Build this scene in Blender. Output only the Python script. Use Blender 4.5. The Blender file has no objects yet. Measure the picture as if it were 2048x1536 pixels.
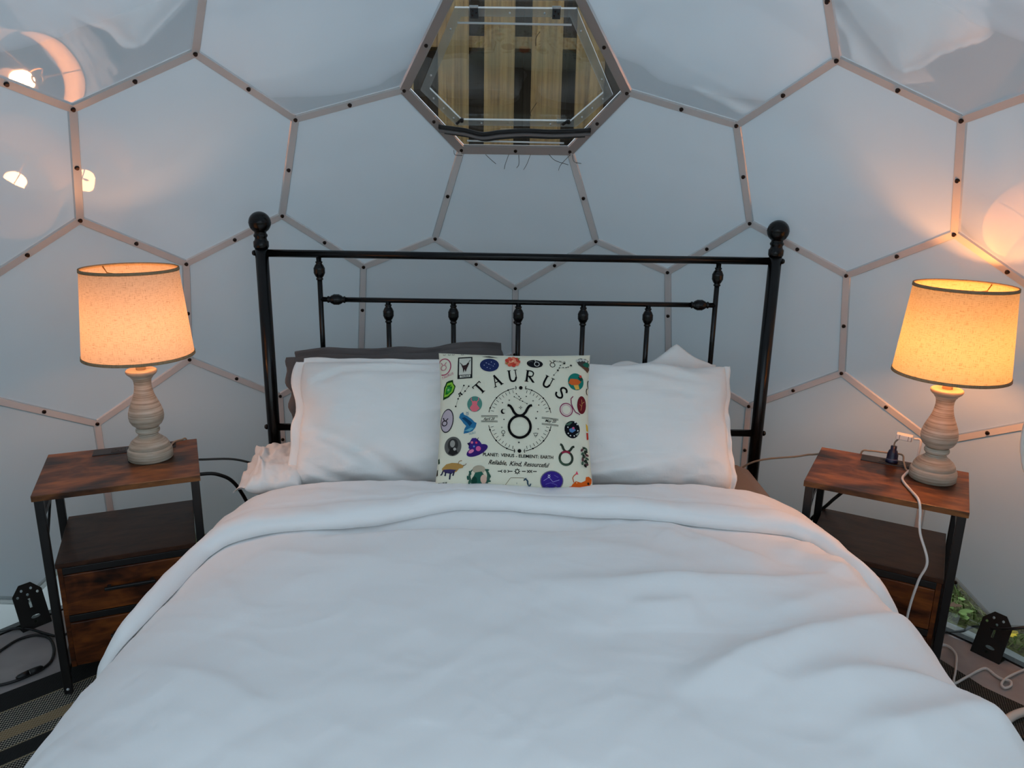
import bpy, bmesh, math, random
from math import sin, cos, pi, sqrt, atan2, radians
from mathutils import Vector, Matrix, noise
import numpy as np

random.seed(7)
scene = bpy.context.scene
COL = scene.collection

# ------------------------------------------------------------------ camera
cam_d = bpy.data.cameras.new('camera')
cam = bpy.data.objects.new('camera', cam_d)
COL.objects.link(cam)
CAM = Vector((-0.04536, -2.33988, 1.34214))
_r = Vector((0.999827, -0.008022, 0.016789))
_u = Vector((-0.014059, 0.265360, 0.964047))
_f = Vector((0.012189, 0.964116, -0.265202))
cam.matrix_world = Matrix(((_r.x, _u.x, -_f.x, CAM.x), (_r.y, _u.y, -_f.y, CAM.y), (_r.z, _u.z, -_f.z, CAM.z), (0, 0, 0, 1)))
cam_d.sensor_fit = 'HORIZONTAL'
cam_d.sensor_width = 36.0
cam_d.lens = 36.0 * 1538.0 / 2048.0
cam_d.clip_start = 0.02
scene.camera = cam

# ------------------------------------------------------------------ world: even overcast daylight
world = bpy.data.worlds.new('overcast_sky')
scene.world = world
world.use_nodes = True
bg = world.node_tree.nodes['Background']
bg.inputs['Color'].default_value = (0.74, 0.88, 1.0, 1)
bg.inputs['Strength'].default_value = 1.42

# ------------------------------------------------------------------ exposure
scene.view_settings.view_transform = 'Standard'
scene.view_settings.look = 'None'
scene.view_settings.exposure = 0.08
scene.view_settings.gamma = 1.0
scene.view_settings.use_curve_mapping = False
scene.cycles.max_bounces = 9
scene.cycles.diffuse_bounces = 4
scene.cycles.glossy_bounces = 3
scene.cycles.transmission_bounces = 4
scene.cycles.transparent_max_bounces = 8
scene.cycles.sample_clamp_indirect = 4.0
scene.cycles.use_adaptive_sampling = True
scene.cycles.adaptive_threshold = 0.05

LAMP_POWER = {'a': 75.0, 'b': 200.0}     # glow of the bulbs


# ------------------------------------------------------------------ helpers
def lin(c):
    c = c / 255.0
    return c / 12.92 if c <= 0.04045 else ((c + 0.055) / 1.055) ** 2.4


def rgb(r, g, b):
    return (lin(r), lin(g), lin(b), 1.0)


def mat(name, col, rough=0.5, metal=0.0, spec=0.5, bump=None, coat=0.0):
    m = bpy.data.materials.new(name)
    m.use_nodes = True
    nt = m.node_tree
    p = nt.nodes['Principled BSDF']
    p.inputs['Base Color'].default_value = col
    p.inputs['Roughness'].default_value = rough
    p.inputs['Metallic'].default_value = metal
    p.inputs['Specular IOR Level'].default_value = spec
    p.inputs['Coat Weight'].default_value = coat
    if bump:
        sc, st = bump
        tc = nt.nodes.new('ShaderNodeTexCoord')
        n = nt.nodes.new('ShaderNodeTexNoise')
        n.inputs['Scale'].default_value = sc
        n.inputs['Detail'].default_value = 3
        b = nt.nodes.new('ShaderNodeBump')
        b.inputs['Strength'].default_value = st
        b.inputs['Distance'].default_value = 0.002
        nt.links.new(tc.outputs['Object'], n.inputs['Vector'])
        nt.links.new(n.outputs['Fac'], b.inputs['Height'])
        nt.links.new(b.outputs['Normal'], p.inputs['Normal'])
    return m


class NT:
    """small wrapper to write node graphs"""
    def __init__(self, name):
        self.m = bpy.data.materials.new(name)
        self.m.use_nodes = True
        self.t = self.m.node_tree
        self.p = self.t.nodes['Principled BSDF']
        self.out = self.t.nodes['Material Output']

    def n(self, typ, **kw):
        nd = self.t.nodes.new('ShaderNode' + typ)
        for k, v in kw.items():
            if k in nd.inputs:
                nd.inputs[k].default_value = v
            else:
                setattr(nd, k, v)
        return nd

    def l(self, a, b):
        self.t.links.new(a, b)

    def math(self, op, a, b=None, c=None):
        nd = self.t.nodes.new('ShaderNodeMath')
        nd.operation = op
        for i, v in enumerate((a, b, c)):
            if v is None:
                continue
            if isinstance(v, (int, float)):
                nd.inputs[i].default_value = v
            else:
                self.l(v, nd.inputs[i])
        return nd.outputs[0]

    def ramp(self, fac, stops, interp='LINEAR'):
        r = self.t.nodes.new('ShaderNodeValToRGB')
        r.color_ramp.interpolation = interp
        e = r.color_ramp.elements
        while len(e) < len(stops):
            e.new(0.5)
        for el, (p, c) in zip(e, stops):
            el.position = p
            el.color = c
        self.l(fac, r.inputs['Fac'])
        return r.outputs['Color']

    def coords(self, kind='Object', scale=(1, 1, 1), rot=(0, 0, 0)):
        tc = self.n('TexCoord')
        mp = self.n('Mapping')
        mp.inputs['Scale'].default_value = scale
        mp.inputs['Rotation'].default_value = rot
        self.l(tc.outputs[kind], mp.inputs['Vector'])
        return mp.outputs['Vector']

    def noise(self, vec, scale, detail=3, rough=0.5, dist=0.0):
        n = self.n('TexNoise', Scale=scale, Detail=detail, Roughness=rough, Distortion=dist)
        self.l(vec, n.inputs['Vector'])
        return n.outputs['Fac']

    def mix(self, fac, a, b):
        x = self.t.nodes.new('ShaderNodeMix')
        x.data_type = 'RGBA'
        for s, v in ((x.inputs[0], fac), (x.inputs[6], a), (x.inputs[7], b)):
            if isinstance(v, (int, float, tuple)):
                s.default_value = v
            else:
                self.l(v, s)
        return x.outputs[2]

    def bump(self, h, strength=0.3, dist=0.002):
        b = self.n('Bump', Strength=strength, Distance=dist)
        self.l(h, b.inputs['Height'])
        self.l(b.outputs['Normal'], self.p.inputs['Normal'])
        return b.outputs['Normal']


def mesh(name, verts, faces, mats, parent=None, smooth=False, fmats=None, link=True):
    me = bpy.data.meshes.new(name)
    me.from_pydata([tuple(v) for v in verts], [], faces)
    me.update()
    return objm(name, me, mats, parent, smooth, fmats)


def objm(name, me, mats, parent=None, smooth=False, fmats=None):
    if not isinstance(mats, (list, tuple)):
        mats = [mats]
    for m in mats:
        me.materials.append(m)
    if fmats:
        me.polygons.foreach_set('material_index', fmats)
    if smooth:
        me.polygons.foreach_set('use_smooth', [True] * len(me.polygons))
    o = bpy.data.objects.new(name, me)
    COL.objects.link(o)
    if parent:
        o.parent = parent
    return o


def bmobj(name, bm, mats, parent=None, smooth=False):
    me = bpy.data.meshes.new(name)
    bmesh.ops.recalc_face_normals(bm, faces=bm.faces)
    bm.to_mesh(me)
    bm.free()
    return objm(name, me, mats, parent, smooth)


def copyobj(o, parent, mw=None):
    c = o.copy()
    COL.objects.link(c)
    c.parent = parent
    if mw is not None:
        c.matrix_local = mw
    return c


def empty(name, loc=(0, 0, 0), rz=0.0, parent=None):
    o = bpy.data.objects.new(name, None)
    COL.objects.link(o)
    o.location = loc
    o.rotation_euler = (0, 0, rz)
    o.empty_display_size = 0.05
    if parent:
        o.parent = parent
    return o


def tag(o, label, cat, group=None):
    o['label'] = label
    o['category'] = cat
    if group:
        o['group'] = group
    return o


def struct(o, label=None):
    o['kind'] = 'structure'
    if label:
        o['label'] = label
    return o


def box(bm, c, s, M=None, bev=0.0):
    r = bmesh.ops.create_cube(bm, size=1.0)
    vs = r['verts']
    for v in vs:
        v.co = Vector((v.co.x * s[0] + c[0], v.co.y * s[1] + c[1], v.co.z * s[2] + c[2]))
    if bev > 0:
        es = list({e for v in vs for e in v.link_edges})
        r2 = bmesh.ops.bevel(bm, geom=es, offset=bev, segments=2, affect='EDGES', profile=0.5)
        vs = list({v for f in r2['faces'] for v in f.verts} | {v for v in vs if v.is_valid})
    if M is not None:
        for v in vs:
            v.co = M @ v.co
    return vs


def boxobj(name, c, s, m, parent=None, bev=0.002, M=None):
    bm = bmesh.new()
    box(bm, c, s, M, bev)
    return bmobj(name, bm, m, parent)


def lathe(name, prof, m, parent=None, seg=40, caps=True, origin=(0, 0, 0), axis=None):
    """prof: list of (r,z). surface of revolution"""
    vs, fs = [], []
    n = len(prof)
    for i in range(seg):
        a = 2 * pi * i / seg
        for r, z in prof:
            vs.append(Vector((r * cos(a), r * sin(a), z)))
    for i in range(seg):
        j = (i + 1) % seg
        for k in range(n - 1):
            fs.append((i * n + k, j * n + k, j * n + k + 1, i * n + k + 1))
    if caps:
        if prof[0][0] > 1e-6:
            fs.append(tuple(i * n for i in range(seg))[::-1])
        if prof[-1][0] > 1e-6:
            fs.append(tuple(i * n + n - 1 for i in range(seg)))
    if axis is not None:
        q = Vector((0, 0, 1)).rotation_difference(Vector(axis).normalized()).to_matrix()
        vs = [q @ v for v in vs]
    vs = [v + Vector(origin) for v in vs]
    me = bpy.data.meshes.new(name)
    me.from_pydata([tuple(v) for v in vs], [], fs)
    bm = bmesh.new()
    bm.from_mesh(me)
    bmesh.ops.remove_doubles(bm, verts=bm.verts, dist=1e-6)
    bm.to_mesh(me)
    bm.free()
    o = objm(name, me, m, parent, True)
    me.polygons.foreach_set('use_smooth', [len(p.vertices) <= 4 for p in me.polygons])
    return o


def catmull(pts, k=8):
    P = [Vector(p) for p in pts]
    P = [2 * P[0] - P[1]] + P + [2 * P[-1] - P[-2]]
    out = []
    for i in range(1, len(P) - 2):
        a, b, c, d = P[i - 1:i + 3]
        for j in range(k):
            t = j / k
            out.append(0.5 * ((2 * b) + (c - a) * t + (2 * a - 5 * b + 4 * c - d) * t * t + (3 * b - a - 3 * c + d) * t ** 3))
    out.append(P[-2])
    return out


def tube_data(pts, r, seg=8, flat=1.0):
    pts = [Vector(p) for p in pts]
    n = len(pts)
    vs, fs = [], []
    up = Vector((0, 0, 1))
    prev = None
    for i, p in enumerate(pts):
        d = (pts[min(i + 1, n - 1)] - pts[max(i - 1, 0)]).normalized()
        if prev is None:
            a = up.cross(d)
            if a.length < 0.2:
                a = Vector((1, 0, 0)).cross(d)
            a.normalize()
        else:
            a = (prev - d * prev.dot(d))
            a.normalize()
        prev = a
        b = d.cross(a)
        rr = r[i] if isinstance(r, (list, tuple)) else r
        for j in range(seg):
            t = 2 * pi * j / seg
            vs.append(p + a * (cos(t) * rr * flat) + b * (sin(t) * rr))
    for i in range(n - 1):
        for j in range(seg):
            k = (j + 1) % seg
            fs.append((i * seg + j, i * seg + k, (i + 1) * seg + k, (i + 1) * seg + j))
    fs.append(tuple(range(seg))[::-1])
    fs.append(tuple((n - 1) * seg + j for j in range(seg)))
    return vs, fs


def tube(name, pts, r, m, parent=None, seg=8, smooth_pts=True, k=8, flat=1.0):
    if smooth_pts:
        pts = catmull(pts, k)
    vs, fs = tube_data(pts, r, seg, flat)
    return mesh(name, vs, fs, m, parent, True)


def frame_matrix(o, x, y, z):
    return Matrix(((x.x, y.x, z.x, o.x), (x.y, y.y, z.y, o.y), (x.z, y.z, z.z, o.z), (0, 0, 0, 1)))


def plate(name, outline, holes, thick, m, parent=None, M=None):
    """flat plate with real holes"""
    cu = bpy.data.curves.new(name, 'CURVE')
    cu.dimensions = '2D'
    cu.fill_mode = 'BOTH'
    cu.extrude = thick / 2
    for loop in [outline] + holes:
        sp = cu.splines.new('POLY')
        sp.points.add(len(loop) - 1)
        for q, (x, y) in zip(sp.points, loop):
            q.co = (x, y, 0, 1)
        sp.use_cyclic_u = True
    tmp = bpy.data.objects.new('tmp', cu)
    COL.objects.link(tmp)
    dg = bpy.context.evaluated_depsgraph_get()
    me = bpy.data.meshes.new_from_object(tmp.evaluated_get(dg))
    bpy.data.objects.remove(tmp)
    bpy.data.curves.remove(cu)
    me.materials.clear()
    if M is not None:
        me.transform(M)
    me.name = name
    return objm(name, me, m, parent)


def circle2(cx, cy, r, n=14, ry=None, rot=0.0):
    ry = r if ry is None else ry
    out = []
    for i in range(n):
        a = 2 * pi * i / n
        x, y = r * cos(a), ry * sin(a)
        out.append((cx + x * cos(rot) - y * sin(rot), cy + x * sin(rot) + y * cos(rot)))
    return out


def lerp_tab(y, tab):
    return float(np.interp(y, [t[0] for t in tab], [t[1] for t in tab]))


# ------------------------------------------------------------------ materials
def make_panel_mat():
    N = NT('milky_polycarbonate')
    vec = N.coords('Object')
    n1 = N.noise(vec, 2.5, 3, 0.5)
    col = N.ramp(n1, [(0.3, (0.575, 0.645, 0.70, 1)), (0.7, (0.62, 0.69, 0.74, 1))])
    d = N.n('BsdfDiffuse')
    t = N.n('BsdfTranslucent')
    N.l(col, d.inputs['Color'])
    N.l(col, t.inputs['Color'])
    mx = N.n('MixShader')
    mx.inputs[0].default_value = 0.34
    N.l(d.outputs[0], mx.inputs[1])
    N.l(t.outputs[0], mx.inputs[2])
    g = N.n('BsdfGlossy', Roughness=0.03)
    g.inputs['Color'].default_value = (1, 1, 1, 1)
    fr = N.n('Fresnel', IOR=1.5)
    m2 = N.n('MixShader')
    N.l(N.math('MULTIPLY', fr.outputs[0], 0.36), m2.inputs[0])
    N.l(mx.outputs[0], m2.inputs[1])
    N.l(g.outputs[0], m2.inputs[2])
    N.l(m2.outputs[0], N.out.inputs['Surface'])
    return N.m


def make_clear_mat(name='clear_polycarbonate', tint=(0.93, 0.95, 0.95, 1), haze=0.0):
    N = NT(name)
    t = N.n('BsdfTransparent')
    t.inputs['Color'].default_value = tint
    g = N.n('BsdfGlossy', Roughness=0.01)
    g.inputs['Color'].default_value = (1, 1, 1, 1)
    fr = N.n('Fresnel', IOR=1.45)
    m2 = N.n('MixShader')
    N.l(N.math('MULTIPLY', fr.outputs[0], 0.25 if haze > 0 else 1.0), m2.inputs[0])
    base = t.outputs[0]
    if haze > 0:
        d = N.n('BsdfDiffuse')
        d.inputs['Color'].default_value = (0.6, 0.62, 0.62, 1)
        m3 = N.n('MixShader')
        m3.inputs[0].default_value = haze
        N.l(t.outputs[0], m3.inputs[1])
        N.l(d.outputs[0], m3.inputs[2])
        base = m3.outputs[0]
    N.l(base, m2.inputs[1])
    N.l(g.outputs[0], m2.inputs[2])
    N.l(m2.outputs[0], N.out.inputs['Surface'])
    return N.m


def make_strip_mat(name, col, tr=0.25):
    N = NT(name)
    d = N.n('BsdfDiffuse')
    t = N.n('BsdfTranslucent')
    d.inputs['Color'].default_value = col
    t.inputs['Color'].default_value = col
    mx = N.n('MixShader')
    mx.inputs[0].default_value = tr
    N.l(d.outputs[0], mx.inputs[1])
    N.l(t.outputs[0], mx.inputs[2])
    g = N.n('BsdfGlossy', Roughness=0.25)
    fr = N.n('Fresnel', IOR=1.45)
    m2 = N.n('MixShader')
    N.l(fr.outputs[0], m2.inputs[0])
    N.l(mx.outputs[0], m2.inputs[1])
    N.l(g.outputs[0], m2.inputs[2])
    N.l(m2.outputs[0], N.out.inputs['Surface'])
    return N.m


def make_rustic_wood(name='rustic_wood', dark=(24, 15, 11), mid=(90, 53, 28), light=(150, 95, 50), rough=0.34):
    N = NT(name)
    vec = N.coords('Object', (3.0, 14.0, 14.0))
    g1 = N.noise(vec, 3.0, 6, 0.62, 0.6)
    vec2 = N.coords('Object', (1.0, 1.6, 1.6))
    g2 = N.noise(vec2, 5.5, 3, 0.6, 0.8)
    vec3 = N.coords('Object', (4, 120, 120))
    g3 = N.noise(vec3, 2.0, 2, 0.5)
    s = N.math('ADD', N.math('MULTIPLY', g1, 0.4), N.math('MULTIPLY', g2, 0.6))
    c = N.ramp(s, [(0.38, rgb(*dark)), (0.48, rgb(*mid)), (0.62, rgb(*light))])
    c2 = N.mix(N.math('MULTIPLY', g3, 0.35), c, rgb(*dark))
    N.l(c2, N.p.inputs['Base Color'])
    N.p.inputs['Roughness'].default_value = rough
    N.p.inputs['Specular IOR Level'].default_value = 0.3
    N.bump(g3, 0.12, 0.001)
    return N.m


def make_plank_wood(name, a, b, c):
    N = NT(name)
    vec = N.coords('Object', (16, 16, 1.0))
    info = N.n('ObjectInfo')
    off = N.n('VectorMath', operation='ADD')
    sc = N.n('VectorMath', operation='SCALE')
    sc.inputs['Scale'].default_value = 17.0
    cmb = N.n('CombineXYZ')
    for i in range(3):
        N.l(info.outputs['Random'], cmb.inputs[i])
    N.l(cmb.outputs[0], sc.inputs[0])
    N.l(vec, off.inputs[0])
    N.l(sc.outputs[0], off.inputs[1])
    g1 = N.noise(off.outputs[0], 2.2, 5, 0.6, 1.2)
    mp = N.n('Mapping')
    mp.inputs['Scale'].default_value = (5.0, 5.0, 0.8)
    N.l(off.outputs[0], mp.inputs['Vector'])
    w = N.noise(mp.outputs[0], 1.3, 3, 0.6, 0.4)
    big = N.noise(N.coords('Object', (1, 1, 1)), 6.0, 3, 0.6, 0.5)
    s = N.math('ADD', N.math('MULTIPLY', g1, 0.35), N.math('ADD', N.math('MULTIPLY', w, 0.4), N.math('MULTIPLY', big, 0.25)))
    col = N.ramp(s, [(0.36, rgb(*a)), (0.5, rgb(*b)), (0.64, rgb(*c))])
    grn = N.ramp(big, [(0.45, (0, 0, 0, 1)), (0.62, (0.5, 0.5, 0.5, 1))])
    col = N.mix(grn, col, rgb(int(b[0] * 0.72), int(b[1] * 0.88), int(b[2] * 1.05)))
    N.l(col, N.p.inputs['Base Color'])
    N.p.inputs['Roughness'].default_value = 0.8
    N.bump(s, 0.3, 0.003)
    return N.m


def make_fabric(name, col, rough=0.85, weave=900, strength=0.12, wr=(14, 0.25)):
    N = NT(name)
    vec = N.coords('Object')
    n1 = N.noise(vec, weave, 2, 0.5)
    n2 = N.noise(vec, wr[0], 4, 0.55, 0.6)
    N.p.inputs['Base Color'].default_value = col
    N.p.inputs['Roughness'].default_value = rough
    N.p.inputs['Specular IOR Level'].default_value = 0.2
    N.p.inputs['Sheen Weight'].default_value = 0.15
    h = N.math('ADD', N.math('MULTIPLY', n1, 0.06), N.math('MULTIPLY', n2, 1.0))
    N.bump(h, wr[1], 0.006)
    return N.m


def make_shade_mat(name, col, tr=(0.95, 0.78, 0.58, 1)):
    N = NT(name)
    tc = N.n('TexCoord')
    sep = N.n('SeparateXYZ')
    N.l(tc.outputs['Object'], sep.inputs[0])
    ang = N.math('ARCTAN2', sep.outputs[1], sep.outputs[0])
    cmb = N.n('CombineXYZ')
    N.l(N.math('MULTIPLY', ang, 0.14), cmb.inputs[0])
    N.l(sep.outputs[2], cmb.inputs[1])
    mp1 = N.n('Mapping')
    mp1.inputs['Scale'].default_value = (60, 900, 1)
    N.l(cmb.outputs[0], mp1.inputs['Vector'])
    mp2 = N.n('Mapping')
    mp2.inputs['Scale'].default_value = (900, 60, 1)
    N.l(cmb.outputs[0], mp2.inputs['Vector'])
    a = N.noise(mp1.outputs[0], 1.0, 3, 0.6)
    b = N.noise(mp2.outputs[0], 1.0, 3, 0.6)
    s = N.math('ADD', N.math('MULTIPLY', a, 0.55), N.math('MULTIPLY', b, 0.45))
    c = N.ramp(s, [(0.39, (col[0] * 0.55, col[1] * 0.50, col[2] * 0.40, 1)), (0.47, col), (0.7, (min(1, col[0] * 1.05), col[1] * 1.05, col[2] * 1.05, 1))])
    ct = N.ramp(s, [(0.39, (tr[0] * 0.5, tr[1] * 0.40, tr[2] * 0.36, 1)), (0.48, tr), (0.7, tr)])
    d = N.n('BsdfDiffuse')
    t = N.n('BsdfTranslucent')
    N.l(c, d.inputs['Color'])
    N.l(ct, t.inputs['Color'])
    mx = N.n('MixShader')
    mx.inputs[0].default_value = 0.45
    N.l(d.outputs[0], mx.inputs[1])
    N.l(t.outputs[0], mx.inputs[2])
    N.l(mx.outputs[0], N.out.inputs['Surface'])
    return N.m


def make_lampbase_mat():
    N = NT('whitewashed_turned_wood')
    vec = N.coords('Object', (4, 4, 190))
    n1 = N.noise(vec, 1.0, 4, 0.6, 0.3)
    vec2 = N.coords('Object', (9, 9, 40))
    n2 = N.noise(vec2, 1.5, 3, 0.6)
    s = N.math('ADD', N.math('MULTIPLY', n1, 0.7), N.math('MULTIPLY', n2, 0.3))
    c = N.ramp(s, [(0.33, rgb(122, 108, 92)), (0.5, rgb(176, 164, 146)), (0.66, rgb(208, 200, 186))])
    N.l(c, N.p.inputs['Base Color'])
    N.p.inputs['Roughness'].default_value = 0.45
    N.bump(s, 0.35, 0.002)
    return N.m


def emit(name, col, st):
    N = NT(name)
    e = N.n('Emission', Strength=st)
    e.inputs['Color'].default_value = col
    N.l(e.outputs[0], N.out.inputs['Surface'])
    return N.m


M_PANEL = make_panel_mat()
M_CLEAR = make_clear_mat()
M_CLEAR_HAZE = make_clear_mat('scuffed_acrylic', (0.86, 0.88, 0.87, 1), 0.22)
M_STRIP = make_strip_mat('seam_flange', (0.86, 0.83, 0.82, 1), 0.3)
M_WSTRIP = make_strip_mat('window_flange', (0.42, 0.37, 0.35, 1), 0.1)
M_BOLT = mat('dark_screw', rgb(60, 48, 44), 0.35, 0.8)
M_BRIGHT = mat('bright_screw', rgb(215, 220, 222), 0.3, 0.3)
M_BLACK = mat('black_lacquered_steel', (0.003, 0.003, 0.0035, 1), 0.2, 0.0, 0.35)
M_BLACKM = mat('black_powder_coat', (0.010, 0.009, 0.009, 1), 0.4, 0.0, 0.4)
M_BRACKET = mat('black_bracket_steel', (0.012, 0.010, 0.009, 1), 0.5, 0.2)
M_WOOD = make_rustic_wood()
M_WOODF = make_rustic_wood('rustic_drawer_front', (22, 10, 7), (86, 42, 18), (140, 76, 30), 0.4)
M_SHELF = make_rustic_wood('shelf_wood', (30, 18, 13), (58, 34, 23), (84, 52, 34), 0.36)
M_WHITE = make_fabric('white_cotton', rgb(238, 237, 235), wr=(16, 0.4))
M_DUVET = make_fabric('white_duvet_cotton', rgb(240, 240, 240), wr=(11, 0.16))
M_GREY = make_fabric('charcoal_cotton', rgb(96, 92, 92), wr=(18, 0.3))
M_GREYSHEET = make_fabric('taupe_sheet', rgb(120, 104, 90), wr=(18, 0.3))
M_CANVAS = make_fabric('cream_canvas', rgb(226, 222, 200), weave=700, wr=(9, 0.1))
M_LBASE = make_lampbase_mat()
M_SHADE_A = make_shade_mat('linen_shade', rgb(226, 208, 184), (0.50, 0.44, 0.34, 1))
M_SHADE_TRIM = mat('shade_trim', rgb(190, 168, 134), 0.8)
M_BRASS = mat('brass_fitting', rgb(200, 160, 90), 0.3, 0.9)
M_CABLE = mat('black_cable_rubber', (0.008, 0.008, 0.009, 1), 0.45)
M_WCABLE = mat('white_cable_plastic', rgb(222, 218, 214), 0.4)
M_GCABLE = mat('clear_grey_cord', rgb(150, 132, 112), 0.4)
M_WPLAST = mat('white_plastic', rgb(228, 226, 222), 0.35)
M_NAVY = mat('navy_plastic', rgb(14, 18, 52), 0.35)
M_STRIPBLK = mat('black_outlet_plastic', (0.012, 0.010, 0.010, 1), 0.4)
M_SLOT = mat('outlet_slot', (0.002, 0.002, 0.002, 1), 0.6)
M_PLANK = make_plank_wood('treated_pine', (78, 58, 36), (134, 102, 60), (164, 132, 82))
M_PLANKB = make_plank_wood('back_pine_dark', (52, 42, 32), (74, 58, 42), (92, 74, 52))  # darker pine tone for the back planks
M_RUBBER = mat('black_gasket', (0.012, 0.011, 0.012, 1), 0.5)
M_GTUBE = mat('grey_gasket_core', rgb(120, 116, 116), 0.5)
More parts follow.
